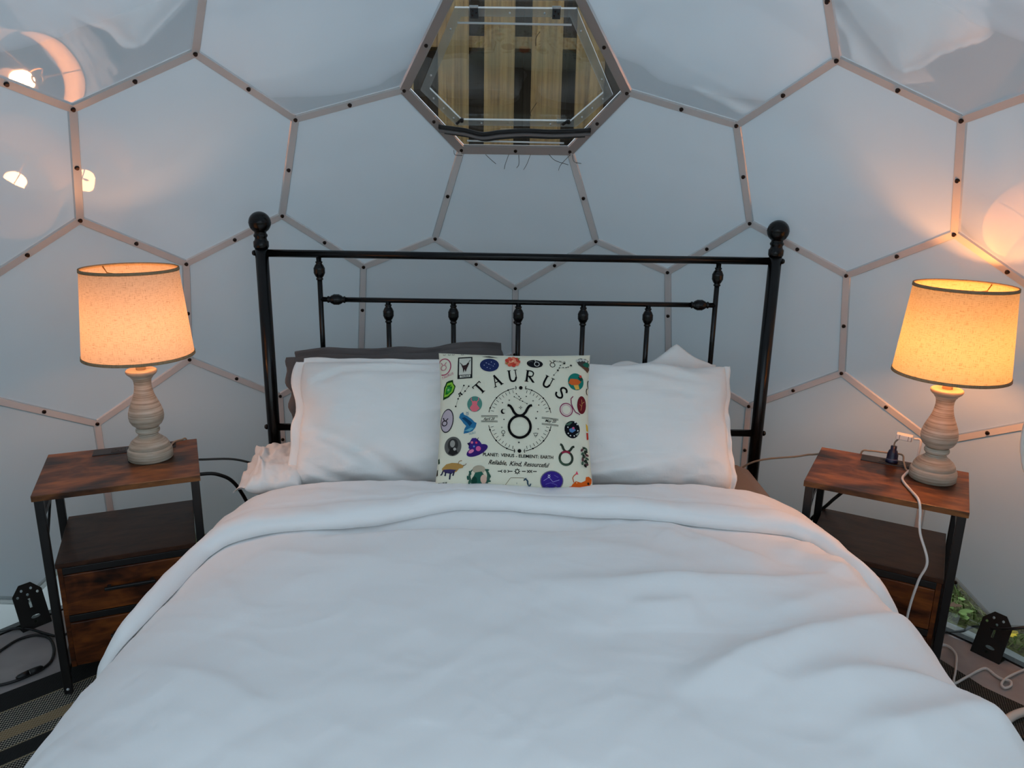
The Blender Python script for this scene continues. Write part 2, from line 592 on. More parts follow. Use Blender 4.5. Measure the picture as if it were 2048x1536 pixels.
# ------------------------------------------------------------------ dome shell data (hex/pent panel vertices on a 1.86 m sphere)
DOME_C = Vector((-0.0695, -1.3753, 0.3888))
DOME_V = [(-0.005,0.370,0.950),(0.261,0.271,1.127),(-0.280,0.291,1.125),(-0.183,0.144,1.410),(0.152,0.132,1.411),(0.284,0.418,0.547),(0.544,0.321,0.720),(-0.002,0.432,0.695),(0.504,0.245,1.030),(0.561,0.318,0.072),(0.821,0.222,0.245),(0.288,0.416,0.221),(0.816,0.221,0.571),(0.745,0.100,-0.336),(1.012,0.001,-0.159),(0.543,0.236,-0.239),(1.049,0.049,0.096),(1.171,-0.235,-0.336),(-0.288,0.439,0.546),(-0.556,0.363,0.717),(-0.523,0.283,1.027),(-0.001,0.426,0.051),(-0.291,0.438,0.220),(0.273,0.237,-0.415),(-0.003,0.334,-0.272),(-0.569,0.360,0.069),(-0.837,0.284,0.240),(-0.834,0.283,0.566),(-0.286,0.258,-0.417),(-0.556,0.277,-0.242),(-0.767,0.156,-0.340),(-1.041,0.078,-0.165),(-1.076,0.128,0.090),(-1.217,-0.145,-0.342),(-0.743,0.125,1.202),(-0.648,-0.019,1.480),(-0.339,0.004,1.567),(-1.074,0.120,0.735),(-1.023,0.042,1.057),(-1.312,-0.035,0.237),(-1.315,-0.040,0.563),(-1.483,-0.253,0.065),(-1.409,-0.296,-0.246),(-1.207,-0.187,1.199),(-1.112,-0.330,1.477),(-0.831,-0.249,1.620),(-1.495,-0.267,0.712),(-1.436,-0.329,1.023),(-1.666,-0.485,0.539),(-1.662,-0.482,0.213),(-1.537,-0.552,1.119),(-1.440,-0.699,1.403),(-1.252,-0.608,1.563),(-1.712,-0.775,0.942),(-1.769,-0.753,0.686),(-1.555,-1.013,1.402),(-1.723,-1.060,1.117),(0.710,0.070,1.206),(0.603,-0.066,1.483),(0.296,-0.020,1.569),(1.150,-0.275,1.206),(1.043,-0.411,1.483),(0.984,-0.034,1.063),(0.767,-0.309,1.625),(1.451,-0.664,1.127),(1.342,-0.803,1.411),(1.368,-0.434,1.031),(1.160,-0.699,1.570),(1.610,-0.900,0.951),(1.433,-1.125,1.410),(1.599,-1.185,1.126),(1.043,0.040,0.741),(1.434,-0.377,0.720),(1.271,-0.137,0.571),(1.589,-0.608,0.548),(1.670,-0.882,0.696),(1.271,-0.132,0.245),(1.426,-0.362,0.073),(1.586,-0.604,0.222),(1.351,-0.399,-0.238),(0.134,-0.200,1.782),(-0.192,-0.187,1.781),(0.115,-0.676,2.074),(-0.211,-0.664,2.073),(0.293,-0.445,1.928),(-0.369,-0.420,1.926),(0.101,-1.157,2.202),(-0.233,-1.145,2.201),(0.259,-0.956,2.144),(-0.376,-0.932,2.142),(0.192,-1.479,2.201),(-0.349,-1.459,2.200),(-0.086,-1.665,2.200),(0.614,-0.504,1.851),(0.565,-1.029,2.075),(0.748,-0.803,1.928),(0.655,-1.344,2.074),(0.433,-1.567,2.143),(1.024,-0.898,1.782),(1.113,-1.213,1.782),(0.929,-1.440,1.926),(1.334,-1.310,1.568),(-0.694,-0.455,1.848),(-1.132,-0.817,1.776),(-0.850,-0.743,1.923),(-1.244,-1.124,1.775),(-1.471,-1.205,1.560),(-0.686,-0.982,2.071),(-0.799,-1.289,2.070),(-1.079,-1.364,1.921),(-0.595,-1.528,2.140),(-1.493,-0.552,-0.423),(-1.686,-1.077,-0.425),(-1.672,-0.785,-0.281),(-1.738,-1.566,-0.348),(-1.788,-1.327,-0.251),(-1.749,-1.851,-0.173),(-1.590,-2.087,-0.350),(-1.760,-0.754,0.042),(-1.873,-1.315,0.060),(-1.861,-1.026,0.211),(-1.884,-1.593,0.231),(-1.809,-1.869,0.082),(-1.863,-1.022,0.537),(-1.874,-1.301,0.707),(-1.883,-1.590,0.557),(-1.790,-1.294,1.019),(1.417,-0.661,-0.415),(1.665,-0.882,0.051),(1.576,-0.907,-0.272),(1.745,-1.158,0.547),(1.744,-1.161,0.221),(1.734,-1.436,0.718),(1.649,-1.423,1.028),(1.569,-1.199,-0.416),(1.735,-1.450,0.070),(1.651,-1.457,-0.241),(1.724,-1.728,0.241),(1.722,-1.725,0.567),(1.584,-1.691,-0.339),(1.573,-1.976,-0.164),(1.630,-1.998,0.091),(1.398,-2.199,-0.341),(-1.728,-2.143,0.230),(-1.572,-2.373,0.058),(-1.507,-2.316,-0.253),(-1.565,-2.389,0.705),(-1.410,-2.619,0.533),(-1.725,-2.147,0.556),(-1.410,-2.614,0.207),(-1.310,-2.516,1.113),(-1.151,-2.752,0.937),(-1.490,-2.351,1.016),(-1.188,-2.799,0.681),(-1.142,-2.469,1.399),(-0.884,-2.850,1.114),(-0.879,-2.675,1.399),(-1.804,-1.868,0.726),(-1.556,-2.090,1.192),(-1.715,-1.844,1.049),(-1.391,-2.044,1.471),(-1.170,-2.262,1.558),(-1.708,-1.552,1.194),(-1.544,-1.506,1.472),(-1.382,-1.751,1.614),(-1.289,-2.475,-0.428),(-0.849,-2.821,-0.428),(-1.123,-2.717,-0.285),(-0.400,-3.022,-0.349),(-0.643,-2.995,-0.252),(-0.133,-3.120,-0.173),(0.141,-3.042,-0.348),(-1.181,-2.791,0.037),(-0.683,-3.072,0.058),(-0.955,-2.971,0.207),(-0.423,-3.168,0.230),(-0.137,-3.183,0.082),(-0.960,-2.972,0.533),(-0.700,-3.069,0.705),(-0.427,-3.167,0.556),(-0.682,-2.986,1.016),(1.527,-2.265,0.239),(1.356,-2.483,0.066),(1.297,-2.422,-0.245),(1.621,-1.997,0.736),(1.523,-2.269,0.565),(1.547,-1.674,1.203),(1.533,-1.966,1.059),(1.385,-1.616,1.481),(1.344,-2.498,0.713),(1.173,-2.716,0.540),(1.176,-2.711,0.214),(1.354,-2.199,1.201),(1.270,-2.455,1.024),(1.192,-2.141,1.478),(1.204,-1.848,1.621),(1.078,-2.606,1.120),(0.903,-2.829,0.943),(0.938,-2.879,0.688),(0.912,-2.546,1.404),(0.955,-2.342,1.564),(0.628,-2.907,1.118),(0.634,-2.732,1.403),(1.068,-2.564,-0.422),(0.604,-2.875,-0.424),(0.884,-2.792,-0.280),(0.384,-3.034,-0.250),(0.935,-2.871,0.043),(0.698,-3.035,0.538),(0.695,-3.033,0.212),(0.430,-3.111,0.709),(0.417,-3.028,1.020),(0.417,-3.113,0.061),(0.149,-3.190,0.232),(0.152,-3.188,0.558),(0.457,-1.880,2.072),(0.186,-2.062,2.070),(-0.095,-1.921,2.140),(0.723,-2.275,1.777),(0.452,-2.457,1.776),(0.729,-1.983,1.924),(0.179,-2.352,1.921),(0.428,-2.696,1.561),(0.972,-1.764,1.848),(-0.642,-1.839,2.068),(-0.385,-2.041,2.069),(-1.145,-1.684,1.842),(-0.920,-1.921,1.919),(-0.935,-2.212,1.772),(-0.678,-2.414,1.773),(-0.400,-2.331,1.920),(-0.671,-2.654,1.558),(-0.116,-2.493,1.843),(-0.406,-2.817,1.471),(-0.124,-2.739,1.615),(-0.412,-2.988,1.193),(0.152,-2.838,1.473),(0.147,-3.009,1.195),(-0.136,-3.085,1.050),(-0.138,-3.177,0.727)]
DOME_F = [(4,3,2,0,1),(6,8,1,0,7,5),(9,10,12,6,5,11),(13,14,16,10,9,15),(2,20,19,18,7,0),(22,21,11,5,7,18),(24,23,15,9,11,21),(27,26,25,22,18,19),(29,28,24,21,22,25),(32,31,30,29,25,26),(36,35,34,20,2,3),(34,38,37,27,19,20),(40,39,32,26,27,37),(41,42,33,31,32,39),(45,44,43,38,34,35),(43,47,46,40,37,38),(48,49,41,39,40,46),(52,51,50,47,43,44),(53,54,48,46,47,50),(55,56,53,50,51),(57,58,59,4,1,8),(60,61,63,58,57,62),(64,65,67,61,60,66),(70,69,65,64,68),(71,62,57,8,6,12),(72,66,60,62,71,73),(74,75,68,64,66,72),(16,76,73,71,12,10),(77,78,74,72,73,76),(17,79,77,76,16,14),(80,81,36,3,4,59),(82,83,85,81,80,84),(86,87,89,83,82,88),(90,92,91,87,86),(63,93,84,80,59,58),(95,94,88,82,84,93),(96,97,90,86,88,94),(67,98,95,93,63,61),(99,100,96,94,95,98),(69,101,99,98,67,65),(85,102,45,35,36,81),(104,103,52,44,45,102),(105,106,55,51,52,103),(89,107,104,102,85,83),(108,109,105,103,104,107),(91,110,108,107,89,87),(118,113,111,42,41,49),(119,115,112,113,118,120),(122,116,114,115,119,121),(123,120,118,49,48,54),(125,121,119,120,123,124),(126,124,123,54,53,56),(127,129,128,78,77,79),(128,131,130,75,74,78),(130,132,133,70,68,75),(134,136,135,131,128,129),(135,137,138,132,130,131),(139,140,141,137,135,136),(144,145,117,116,122,143),(147,149,144,143,148,146),(151,153,147,146,152,150),(155,151,150,154,156),(148,143,122,121,125,157),(152,146,148,157,159,158),(154,150,152,158,160,161),(159,157,125,124,126,162),(160,158,159,162,163,164),(163,162,126,56,55,106),(149,172,167,165,145,144),(174,173,169,166,167,172),(175,176,170,168,169,173),(177,174,172,149,147,153),(179,175,173,174,177,178),(180,178,177,153,151,155),(142,183,182,181,141,140),(141,181,185,184,138,137),(138,184,187,186,133,132),(133,186,188,101,69,70),(182,191,190,189,185,181),(185,189,193,192,187,184),(187,192,194,195,188,186),(190,198,197,196,193,189),(193,196,199,200,194,192),(197,201,202,199,196),(205,207,191,182,183,203),(207,209,208,198,190,191),(208,210,211,201,197,198),(206,212,209,207,205,204),(212,213,214,210,208,209),(170,176,213,212,206,171),(215,216,217,92,90,97),(218,219,221,216,215,220),(199,202,222,219,218,200),(223,220,215,97,96,100),(194,200,218,220,223,195),(188,195,223,100,99,101),(217,225,224,110,91,92),(224,227,226,109,108,110),(226,164,163,106,105,109),(230,229,228,227,224,225),(228,161,160,164,226,227),(231,156,154,161,228,229),(221,232,230,225,217,216),(234,233,231,229,230,232),(235,180,155,156,231,233),(222,236,234,232,221,219),(237,238,235,233,234,236),(201,211,237,236,222,202),(213,176,175,179,239,214),(210,214,239,238,237,211),(239,179,178,180,235,238)]

DV = [Vector(v) for v in DOME_V]
BASE_R = 1.793
WIN = (36, 3, 4, 59, 80, 81)          # hexagon that holds the clear hatch


# ------------------------------------------------------------------ ground and floor
def make_ground_mat():
    N = NT('damp_grass_soil')
    vec = N.coords('Object')
    n1 = N.noise(vec, 5, 5, 0.65)
    n2 = N.noise(vec, 40, 4, 0.7)
    s = N.math('ADD', N.math('MULTIPLY', n1, 0.5), N.math('MULTIPLY', n2, 0.5))
    c = N.ramp(s, [(0.36, rgb(58, 48, 34)), (0.5, rgb(92, 92, 52)), (0.64, rgb(120, 128, 76))])
    N.l(c, N.p.inputs['Base Color'])
    N.p.inputs['Roughness'].default_value = 0.95
    N.bump(s, 0.6, 0.02)
    return N.m


def make_floor_mat():
    N = NT('grey_vinyl_floor')
    vec = N.coords('Object')
    n1 = N.noise(vec, 3.0, 4, 0.6, 0.5)
    c = N.ramp(n1, [(0.35, rgb(136, 130, 130)), (0.65, rgb(176, 170, 168))])
    N.l(c, N.p.inputs['Base Color'])
    N.p.inputs['Roughness'].default_value = 0.45
    N.bump(n1, 0.4, 0.01)
    return N.m


def disc(name, c, r, z, m, seg=96, parent=None, thick=0.0):
    vs = [(c[0] + r * cos(2 * pi * i / seg), c[1] + r * sin(2 * pi * i / seg), z) for i in range(seg)]
    fs = [tuple(range(seg))]
    if thick:
        vs += [(x, y, z - thick) for x, y, _ in vs]
        fs += [(i, i + seg, (i + 1) % seg + seg, (i + 1) % seg) for i in range(seg)] + [tuple(range(seg, 2 * seg))[::-1]]
    return mesh(name, vs, fs, m, parent)


M_GROUND = make_ground_mat()
ground = mesh('ground', [(-30, -30, -0.035), (30, -30, -0.035), (30, 30, -0.035), (-30, 30, -0.035)], [(0, 1, 2, 3)], M_GROUND)
struct(ground, 'grass and bare soil outside the dome')
floor = disc('floor', DOME_C, BASE_R - 0.005, 0.0, make_floor_mat(), thick=0.03)
struct(floor, 'grey vinyl floor inside the dome')
# dark sealing rim round the floor
rim_pts = [(DOME_C.x + BASE_R * cos(t), DOME_C.y + BASE_R * sin(t)) for t in [2 * pi * i / 96 for i in range(96)]]
vs, fs = [], []
for i, (px, py) in enumerate(rim_pts):
    dx, dy = (px - DOME_C.x) / BASE_R, (py - DOME_C.y) / BASE_R
    for rr, zz in ((-0.012, -0.03), (-0.012, 0.006), (0.012, 0.006), (0.012, -0.03)):
        vs.append((px + dx * rr, py + dy * rr, zz))
for i in range(96):
    j = (i + 1) % 96
    for k in range(4):
        fs.append((i * 4 + k, i * 4 + (k + 1) % 4, j * 4 + (k + 1) % 4, j * 4 + k))
rim = mesh('trim_1', vs, fs, M_RUBBER)
struct(rim, 'black sealing rim around the floor edge')

# pale ground sheet outside at the left, thin gravel apron all round
M_APRON = mat('pale_ground_sheet', rgb(176, 178, 176), 0.7, bump=(9, 0.5))
M_APRON2 = mat('grey_ground_sheet', rgb(126, 128, 124), 0.7, bump=(9, 0.5))


def ring_sector(name, r0, r1, a0, a1, z, m, seg=40):
    vs, fs = [], []
    for i in range(seg + 1):
        a = a0 + (a1 - a0) * i / seg
        w = 0.012 * sin(9 * a) + 0.008 * sin(23 * a)
        for rr in (r0, r1 + w):
            for zz in (z, z - 0.008):
                vs.append((DOME_C.x + rr * cos(a), DOME_C.y + rr * sin(a), zz))
    for i in range(seg):
        b, c = i * 4, i * 4 + 4
        fs += [(b, b + 2, c + 2, c), (b + 2, b + 3, c + 3, c + 2), (b + 1, c + 1, c + 3, b + 3), (b, c, c + 1, b + 1)]
    return mesh(name, vs, fs, m)


ap1 = ring_sector('ground_sheet', BASE_R + 0.013, 2.33, radians(128), radians(215), -0.024, M_APRON)
struct(ap1, 'pale ground sheet outside the dome at the left')
ap2 = ring_sector('ground_sheet', BASE_R + 0.013, 1.893, radians(-35), radians(127), -0.024, M_APRON2)
struct(ap2, 'narrow grey ground sheet around the dome base')

# leafy ring, out of view, added to dim and green the lower panels
hv, hf = [], []
HN, HK = 150, 14
for i in range(HN + 1):
    a = radians(-28) + radians(236) * i / HN
    for k in range(HK):
        t = 2 * pi * k / HK
        p_ = Vector((4.3 + 0.35 * cos(t), 0.85 + 0.9 * sin(t), 0))
        n_ = 0.22 * noise.noise(Vector((a * 6, t * 1.2, 1.0))) + 0.14 * noise.noise(Vector((a * 22, t * 4, 5.0)))
        rr_, zz_ = p_.x + n_ * cos(t), max(-0.05, p_.y + n_ * sin(t) * 1.5)
        hv.append(Vector((DOME_C.x + rr_ * cos(a), DOME_C.y + rr_ * sin(a), zz_)))
for i in range(HN):
    for k in range(HK):
        j = (k + 1) % HK
        hf.append((i * HK + k, i * HK + j, (i + 1) * HK + j, (i + 1) * HK + k))
shading_hedge = mesh('shading_hedge', hv, hf, mat('shading_hedge_leaves', rgb(92, 118, 84), 0.9, bump=(30, 1.0)))
shading_hedge['kind'] = 'stuff'
shading_hedge['label'] = 'unseen green bushes added around the dome to darken its lower panels'

# ------------------------------------------------------------------ dome
dome = empty('wall_dome', (DOME_C.x, DOME_C.y, 0.0))
struct(dome, 'translucent white dome of hexagonal panels bolted together')
window = empty('window_1', (0, 0, 0))
struct(window, 'clear hexagonal hatch window above the headboard')
DINV = Matrix.Translation(-dome.location)


def clip_poly(P, z0=0.004):
    out = []
    for i in range(len(P)):
        a, b = P[i], P[(i + 1) % len(P)]
        if a.z >= z0:
            out.append(a)
        if (a.z >= z0) != (b.z >= z0):
            t = (z0 - a.z) / (b.z - a.z)
            out.append(a.lerp(b, t))
    return out


def panel_mesh(P, bow=0.12, rings=6, per=6):
    """gently bowed sheet with straight edges spanning the polygon P"""
    c = sum(P, Vector()) / len(P)
    R = sum((p - DOME_C).length for p in P) / len(P)
    bnd = []
    for i in range(len(P)):
        for k in range(per):
            bnd.append(P[i].lerp(P[(i + 1) % len(P)], k / per))
    n = len(bnd)
    vs = [None]
    fs = []

    def out(p, t):
        d = (p - DOME_C)
        return p + d.normalized() * max(0.0, (R - d.length)) * bow * (1 - t ** 4)
    vs[0] = out(c, 0)
    for r in range(1, rings + 1):
        t = r / rings
        for p in bnd:
            vs.append(out(c.lerp(p, t), t))
    for i in range(n):
        fs.append((0, 1 + (i + 1) % n, 1 + i))
    for r in range(1, rings):
        a, b = 1 + (r - 1) * n, 1 + r * n
        for i in range(n):
            j = (i + 1) % n
            fs.append((a + i, a + j, b + j, b + i))
    return vs, fs


edges = {}
for fi, F in enumerate(DOME_F):
    P = [DV[i] for i in F]
    for a, b in zip(F, F[1:] + F[:1]):
        edges.setdefault((min(a, b), max(a, b)), []).append(fi)
    if set(F) == set(WIN):
        vs, fs = panel_mesh(P, bow=0.0)
        mesh('pane', vs, fs, M_CLEAR, window, True)
        continue
    low = min(p.z for p in P) < 0.004
    Q = clip_poly(P)
    if len(Q) < 3:
        continue
    ctr = sum(Q, Vector()) / len(Q)
    clear = low or ctr.y < -2.15
    vs, fs = panel_mesh(Q, bow=0.0 if low else 0.10, rings=2 if low else 6)
    o = mesh('panel', [v - dome.location for v in vs], fs, M_CLEAR if clear else M_PANEL, dome, True)
    if clear:
        o['label'] = 'clear panel'

# seam strips where two panels meet, screwed at the ends and middle
bm = bmesh.new()
bmesh.ops.create_cone(bm, cap_ends=True, segments=12, radius1=0.0062, radius2=0.0045, depth=0.005)
me_bolt = bpy.data.meshes.new('bolt')
bm.to_mesh(me_bolt)
bm.free()
me_bolt.materials.append(M_BOLT)


def strip_mesh(a, b, w, th, off):
    d = (b - a).normalized()
    nrm = ((a + b) / 2 - DOME_C).normalized()
    nrm = (nrm - d * nrm.dot(d)).normalized()
    t = d.cross(nrm)
    vs = []
    for p in (a, b):
        for x, y in ((-w, 0), (-w * 0.75, -th), (w * 0.75, -th), (w, 0)):
            vs.append(p + t * x + nrm * (y - off))
    fs = [(0, 1, 5, 4), (1, 2, 6, 5), (2, 3, 7, 6), (3, 0, 4, 7), (0, 3, 2, 1), (4, 5, 6, 7)]
    return vs, fs


def bolt_at(p, parent, name='bolt'):
    o = bpy.data.objects.new(name, me_bolt)
    COL.objects.link(o)
    o.parent = parent
    n = (DOME_C - p).normalized()
    q = Vector((0, 0, 1)).rotation_difference(n)
    o.matrix_local = Matrix.Translation(p + n * 0.0095 - parent.location) @ q.to_matrix().to_4x4()
    return o


seen_v = set()
win_edges = {(min(a, b), max(a, b)) for a, b in zip(WIN, WIN[1:] + WIN[:1])}
for (a, b), fcs in edges.items():
    pa, pb = DV[a], DV[b]
    if max(pa.z, pb.z) < 0.03:
        continue
    if pa.z < 0.012 or pb.z < 0.012:
        if pa.z > pb.z:
            pa, pb = pb, pa
        pa = pa.lerp(pb, (0.012 - pa.z) / (pb.z - pa.z))
    inwin = (a, b) in win_edges
    if inwin:
        vs, fs = strip_mesh(pa, pb, 0.0165, 0.008, 0.001)
        mesh('frame_strip', vs, fs, M_WSTRIP, window)
    else:
        lowedge = any(min(DV[i].z for i in DOME_F[k]) < 0.004 for k in fcs)
        vs, fs = strip_mesh(pa, pb, 0.0125, 0.003 if lowedge else 0.006, 0.0008)
        mesh('seam_strip', [v - dome.location for v in vs], fs, M_CLEAR_HAZE if lowedge else M_STRIP, dome)
    mid = (pa + pb) / 2
    if mid.y > -1.15 and mid.z > 0.06:
        par = window if inwin else dome
        bolt_at(mid, par)
        for i in (a, b):
            if i not in seen_v and DV[i].z > 0.05 and DV[i].y > -1.2:
                seen_v.add(i)
                bolt_at(DV[i], dome)

# ---- hatch in the clear hexagon
WC = sum((DV[i] for i in WIN), Vector()) / 6
W_r = Vector((0.99930, -0.0380, 0.0030)).normalized()
W_u = Vector((-0.027, -0.666, 0.746))
W_u = (W_u - W_r * W_u.dot(W_r)).normalized()
W_n = W_r.cross(W_u)            # towards the room
if W_n.dot(DOME_C - WC) < 0:
    W_n = -W_n
WM = frame_matrix(WC, W_r, W_u, W_n)


def wl(x, y, z=0.0):
    return WM @ Vector((x * 1.027, y * 1.027, z))


whex = [(-0.309, -0.022), (-0.163, -0.2315), (0.163, -0.2315), (0.309, -0.022), (0.159, 0.2535), (-0.159, 0.2535)]
# the hatch flap is a hexagon of its own, hung on two hinges from the top edge
h_out = [(-0.262, -0.018), (-0.172, -0.134), (0.176, -0.134), (0.270, -0.026), (0.156, 0.222), (-0.150, 0.222)]
cx_, cy_ = 0.0, 0.03
h_in = [(cx_ + (x - cx_) * 0.90, cy_ + (y - cy_) * 0.885) for x, y in h_out]


def ring_plate(name, A, B, z0, z1, m, parent):
    n = len(A)
    vs = [wl(x, y, z) for z in (z0, z1) for x, y in A] + [wl(x, y, z) for z in (z0, z1) for x, y in B]
    fs = []
    for i in range(n):
        j = (i + 1) % n
        fs += [(i, j, 2 * n + j, 2 * n + i), (n + i, 3 * n + i, 3 * n + j, n + j), (i, n + i, n + j, j), (2 * n + i, 2 * n + j, 3 * n + j, 3 * n + i)]
    return mesh(name, vs, fs, m, parent)


ring_plate('hatch_border', h_out, h_in, 0.006, 0.014, M_CLEAR_HAZE, window)
mesh('hatch_pane', [wl(x, y, 0.004) for x, y in h_out], [tuple(range(6))], M_CLEAR, window)
M_GLINT = mat('acrylic_glint_white', rgb(236, 242, 244), 0.2)  # white bars stand in for light caught along the clear hatch edges
for (x0, y0), (x1, y1) in (((-0.145, 0.184), (0.145, 0.181)), ((-0.142, -0.187), (0.143, -0.191)), ((-0.045, -0.169), (0.086, -0.171))):
    tube('acrylic_glint', [wl(x0, y0, 0.016), wl(x1, y1, 0.016)], 0.0026, M_GLINT, window, smooth_pts=False)
bars = [(-0.222, -0.135), (-0.147, -0.147), (-0.097, -0.160), (-0.045, -0.152), (0.028, -0.146), (0.115, -0.148), (0.218, -0.141)]
tube('gasket', [wl(x, y + 0.001, 0.020) for x, y in bars], 0.0062, M_RUBBER, window)
tube('gasket', [wl(x, y - 0.011, 0.022) for x, y in bars], 0.0055, M_GTUBE, window)
tube('gasket', [wl(x * 0.93, y - 0.0205, 0.020) for x, y in bars], 0.0040, M_RUBBER, window)
for hx in (-0.101, 0.105):
    bm = bmesh.new()
    box(bm, (hx * 1.027, 0.212 * 1.027, 0.017), (0.021, 0.030, 0.003), WM)
    hg = bmobj('hinge', bm, mat('hinge_steel', rgb(66, 68, 70), 0.35, 0.7), window)
    vs, fs = tube_data([wl(hx - 0.011, 0.229, 0.019), wl(hx + 0.011, 0.229, 0.019)], 0.0035)
    mesh('hinge_pin', vs, fs, M_BRIGHT, hg, True)
    for k in range(3):
        p = wl(hx + (-0.005, 0.005, -0.003)[k], 0.206 + (0, 0.006, 0.012)[k], 0.0195)
        vs, fs = tube_data([p, p + W_n * 0.002], 0.0022, 8)
        mesh('screw', vs, fs, M_BOLT, hg)
for i in range(6):                     # small bright screws round the hatch border
    a, b = Vector(h_out[i] + (0,)), Vector(h_out[(i + 1) % 6] + (0,))
    a2, b2 = Vector(h_in[i] + (0,)), Vector(h_in[(i + 1) % 6] + (0,))
    for t in ((0.2, 0.8) if i % 2 else (0.25, 0.55, 0.85)):
        q = (a.lerp(b, t) + a2.lerp(b2, t)) / 2
        p = wl(q.x, q.y, 0.014)
        vs, fs = tube_data([p, p + W_n * 0.003], 0.0026, 8)
        mesh('screw', vs, fs, M_BRIGHT, window, True)
bm = bmesh.new()
box(bm, (0.0, 0.246 * 1.027, 0.008), (0.31, 0.010, 0.006), WM, 0.001)
bmobj('hatch_rail', bm, M_CLEAR_HAZE, window)
for kx, ky, ang in ((-0.153, -0.112, 0.6), (0.152, -0.112, -0.5)):
    p = wl(kx, ky, 0.014)
    q = wl(kx - 0.020 * cos(ang), ky - 0.020 * abs(sin(ang)), 0.022)
    tube('latch', [p, q], 0.004, M_BLACKM, window, smooth_pts=False)
    tube('latch_knob', [p, p + W_n * 0.010], 0.006, M_BLACKM, window, smooth_pts=False)
# small sticker, printed for reading from outside so it shows mirrored here
M_STICK = mat('sticker_paper', rgb(196, 198, 198), 0.6)
M_INK = mat('black_print', (0.008, 0.008, 0.008, 1), 0.7)
bm = bmesh.new()
box(bm, (0.133 * 1.027, -0.121 * 1.027, 0.0055), (0.030, 0.0145, 0.0006), WM)
stick = bmobj('sticker', bm, M_STICK, window)


def text_mesh(s, size, align='CENTER', shear=0.0, spacing=1.0, bold=0.0):
    cu = bpy.data.curves.new('txt', 'FONT')
    cu.body = s
    cu.size = size
    cu.align_x = align
    cu.align_y = 'CENTER'
    cu.shear = shear
    cu.space_character = spacing
    cu.offset = bold
    cu.resolution_u = 3
    tmp = bpy.data.objects.new('tmp', cu)
    COL.objects.link(tmp)
    dg = bpy.context.evaluated_depsgraph_get()
    me = bpy.data.meshes.new_from_object(tmp.evaluated_get(dg))
    vs = [v.co.copy() for v in me.vertices]
    fs = [tuple(p.vertices) for p in me.polygons]
    bpy.data.objects.remove(tmp)
    bpy.data.curves.remove(cu)
    bpy.data.meshes.remove(me)
    return vs, fs


vs, fs = text_mesh('HD-9', 0.0085, bold=0.0002)
mesh('print', [wl(0.133 - v.x, -0.1195 + v.y, 0.0064) for v in vs], [f[::-1] for f in fs], M_INK, stick)

# dry grass stems and pine needles caught on the hatch rim
vs_all, fs_all = [], []
NEEDLES = [((-0.02, -0.238), (-0.035, -0.30)), ((0.01, -0.24), (0.003, -0.29)), ((0.045, -0.238), (0.02, -0.305)), ((0.10, -0.236), (0.16, -0.275)),
           ((0.165, -0.235), (0.13, -0.31)), ((0.17, -0.236), (0.205, -0.27)), ((-0.09, -0.24), (-0.06, -0.275)), ((-0.16, -0.245), (-0.185, -0.225)),
           ((0.17, 0.236), (0.205, 0.20)), ((0.165, 0.24), (0.19, 0.26)), ((-0.19, 0.205), (-0.235, 0.16)), ((-0.2, 0.18), (-0.22, 0.12)),
           ((0.06, -0.055), (0.045, -0.10)), ((0.065, 0.16), (0.055, 0.12))]
for (x0, y0), (x1, y1) in NEEDLES:
    mx = ((x0 + x1) / 2 + random.uniform(-.012, .012), (y0 + y1) / 2 + random.uniform(-.008, .008))
    z = -0.004 if abs(x0) > 0.15 and y0 > 0 else 0.013
    vs, fs = tube_data(catmull([wl(x0, y0, z), wl(mx[0], mx[1], z + 0.004), wl(x1, y1, z)], 5), 0.0008, 4)
    o_ = len(vs_all)
    vs_all += vs
    fs_all += [tuple(i + o_ for i in f) for f in fs]
for k in range(60):                    # tuft at the upper left corner, outside
    t = k / 59
    bx, by = -0.20 - 0.10 * t + random.uniform(-.01, .01), 0.19 - 0.19 * t
    q = [wl(bx, by, -0.012), wl(bx - random.uniform(0, .03), by + random.uniform(-.03, .02), -0.02), wl(bx - random.uniform(.01, .05), by + random.uniform(-.05, .03), -0.022)]
    vs, fs = tube_data(catmull(q, 4), 0.0007, 4)
    o_ = len(vs_all)
    vs_all += vs
    fs_all += [tuple(i + o_ for i in f) for f in fs]
stems = mesh('dry_stems', vs_all, fs_all, mat('dry_dark_stems', rgb(44, 40, 34), 0.8), window)
stems['kind'] = 'stuff'

# ------------------------------------------------------------------ plank screen standing behind the dome
fence = empty('plank_fence', (0.0, 0.92, -0.035))
tag(fence, 'upright pallet-style plank fence seen through the hatch window', 'fence')
FY = 0.0


def plank(name, x0, x1, y, z0, z1, th, m):
    c = Vector(((x0 + x1) / 2, y, (z0 + z1) / 2))
    bm = bmesh.new()
    box(bm, (0, 0, 0), (x1 - x0, th, z1 - z0), None, 0.003)
    o = bmobj(name, bm, m, fence)
    o.location = c
    return o


for x0, x1 in ((-0.56, -0.415), (-0.318, -0.196), (-0.136, -0.016), (0.050, 0.172), (0.226, 0.340), (0.425, 0.57)):
    plank('plank', x0, x1, FY, 0.0, 2.45, 0.02, M_PLANK)
for kk, (x0, x1) in enumerate(((-0.66, -0.46), (-0.459, -0.29), (-0.289, -0.13), (-0.129, 0.03), (0.031, 0.19), (0.191, 0.33), (0.331, 0.48), (0.481, 0.66))):
    plank('back_plank', x0 - 0.01, x1 + 0.01, FY + 0.12 + 0.022 * (kk % 2), 0.0, 2.45, 0.02, M_PLANKB)
for z in (0.35, 1.87, 2.40):
    plank('rail', -0.60, 0.62, FY + 0.06, z - 0.022, z + 0.022, 0.09, M_PLANK)
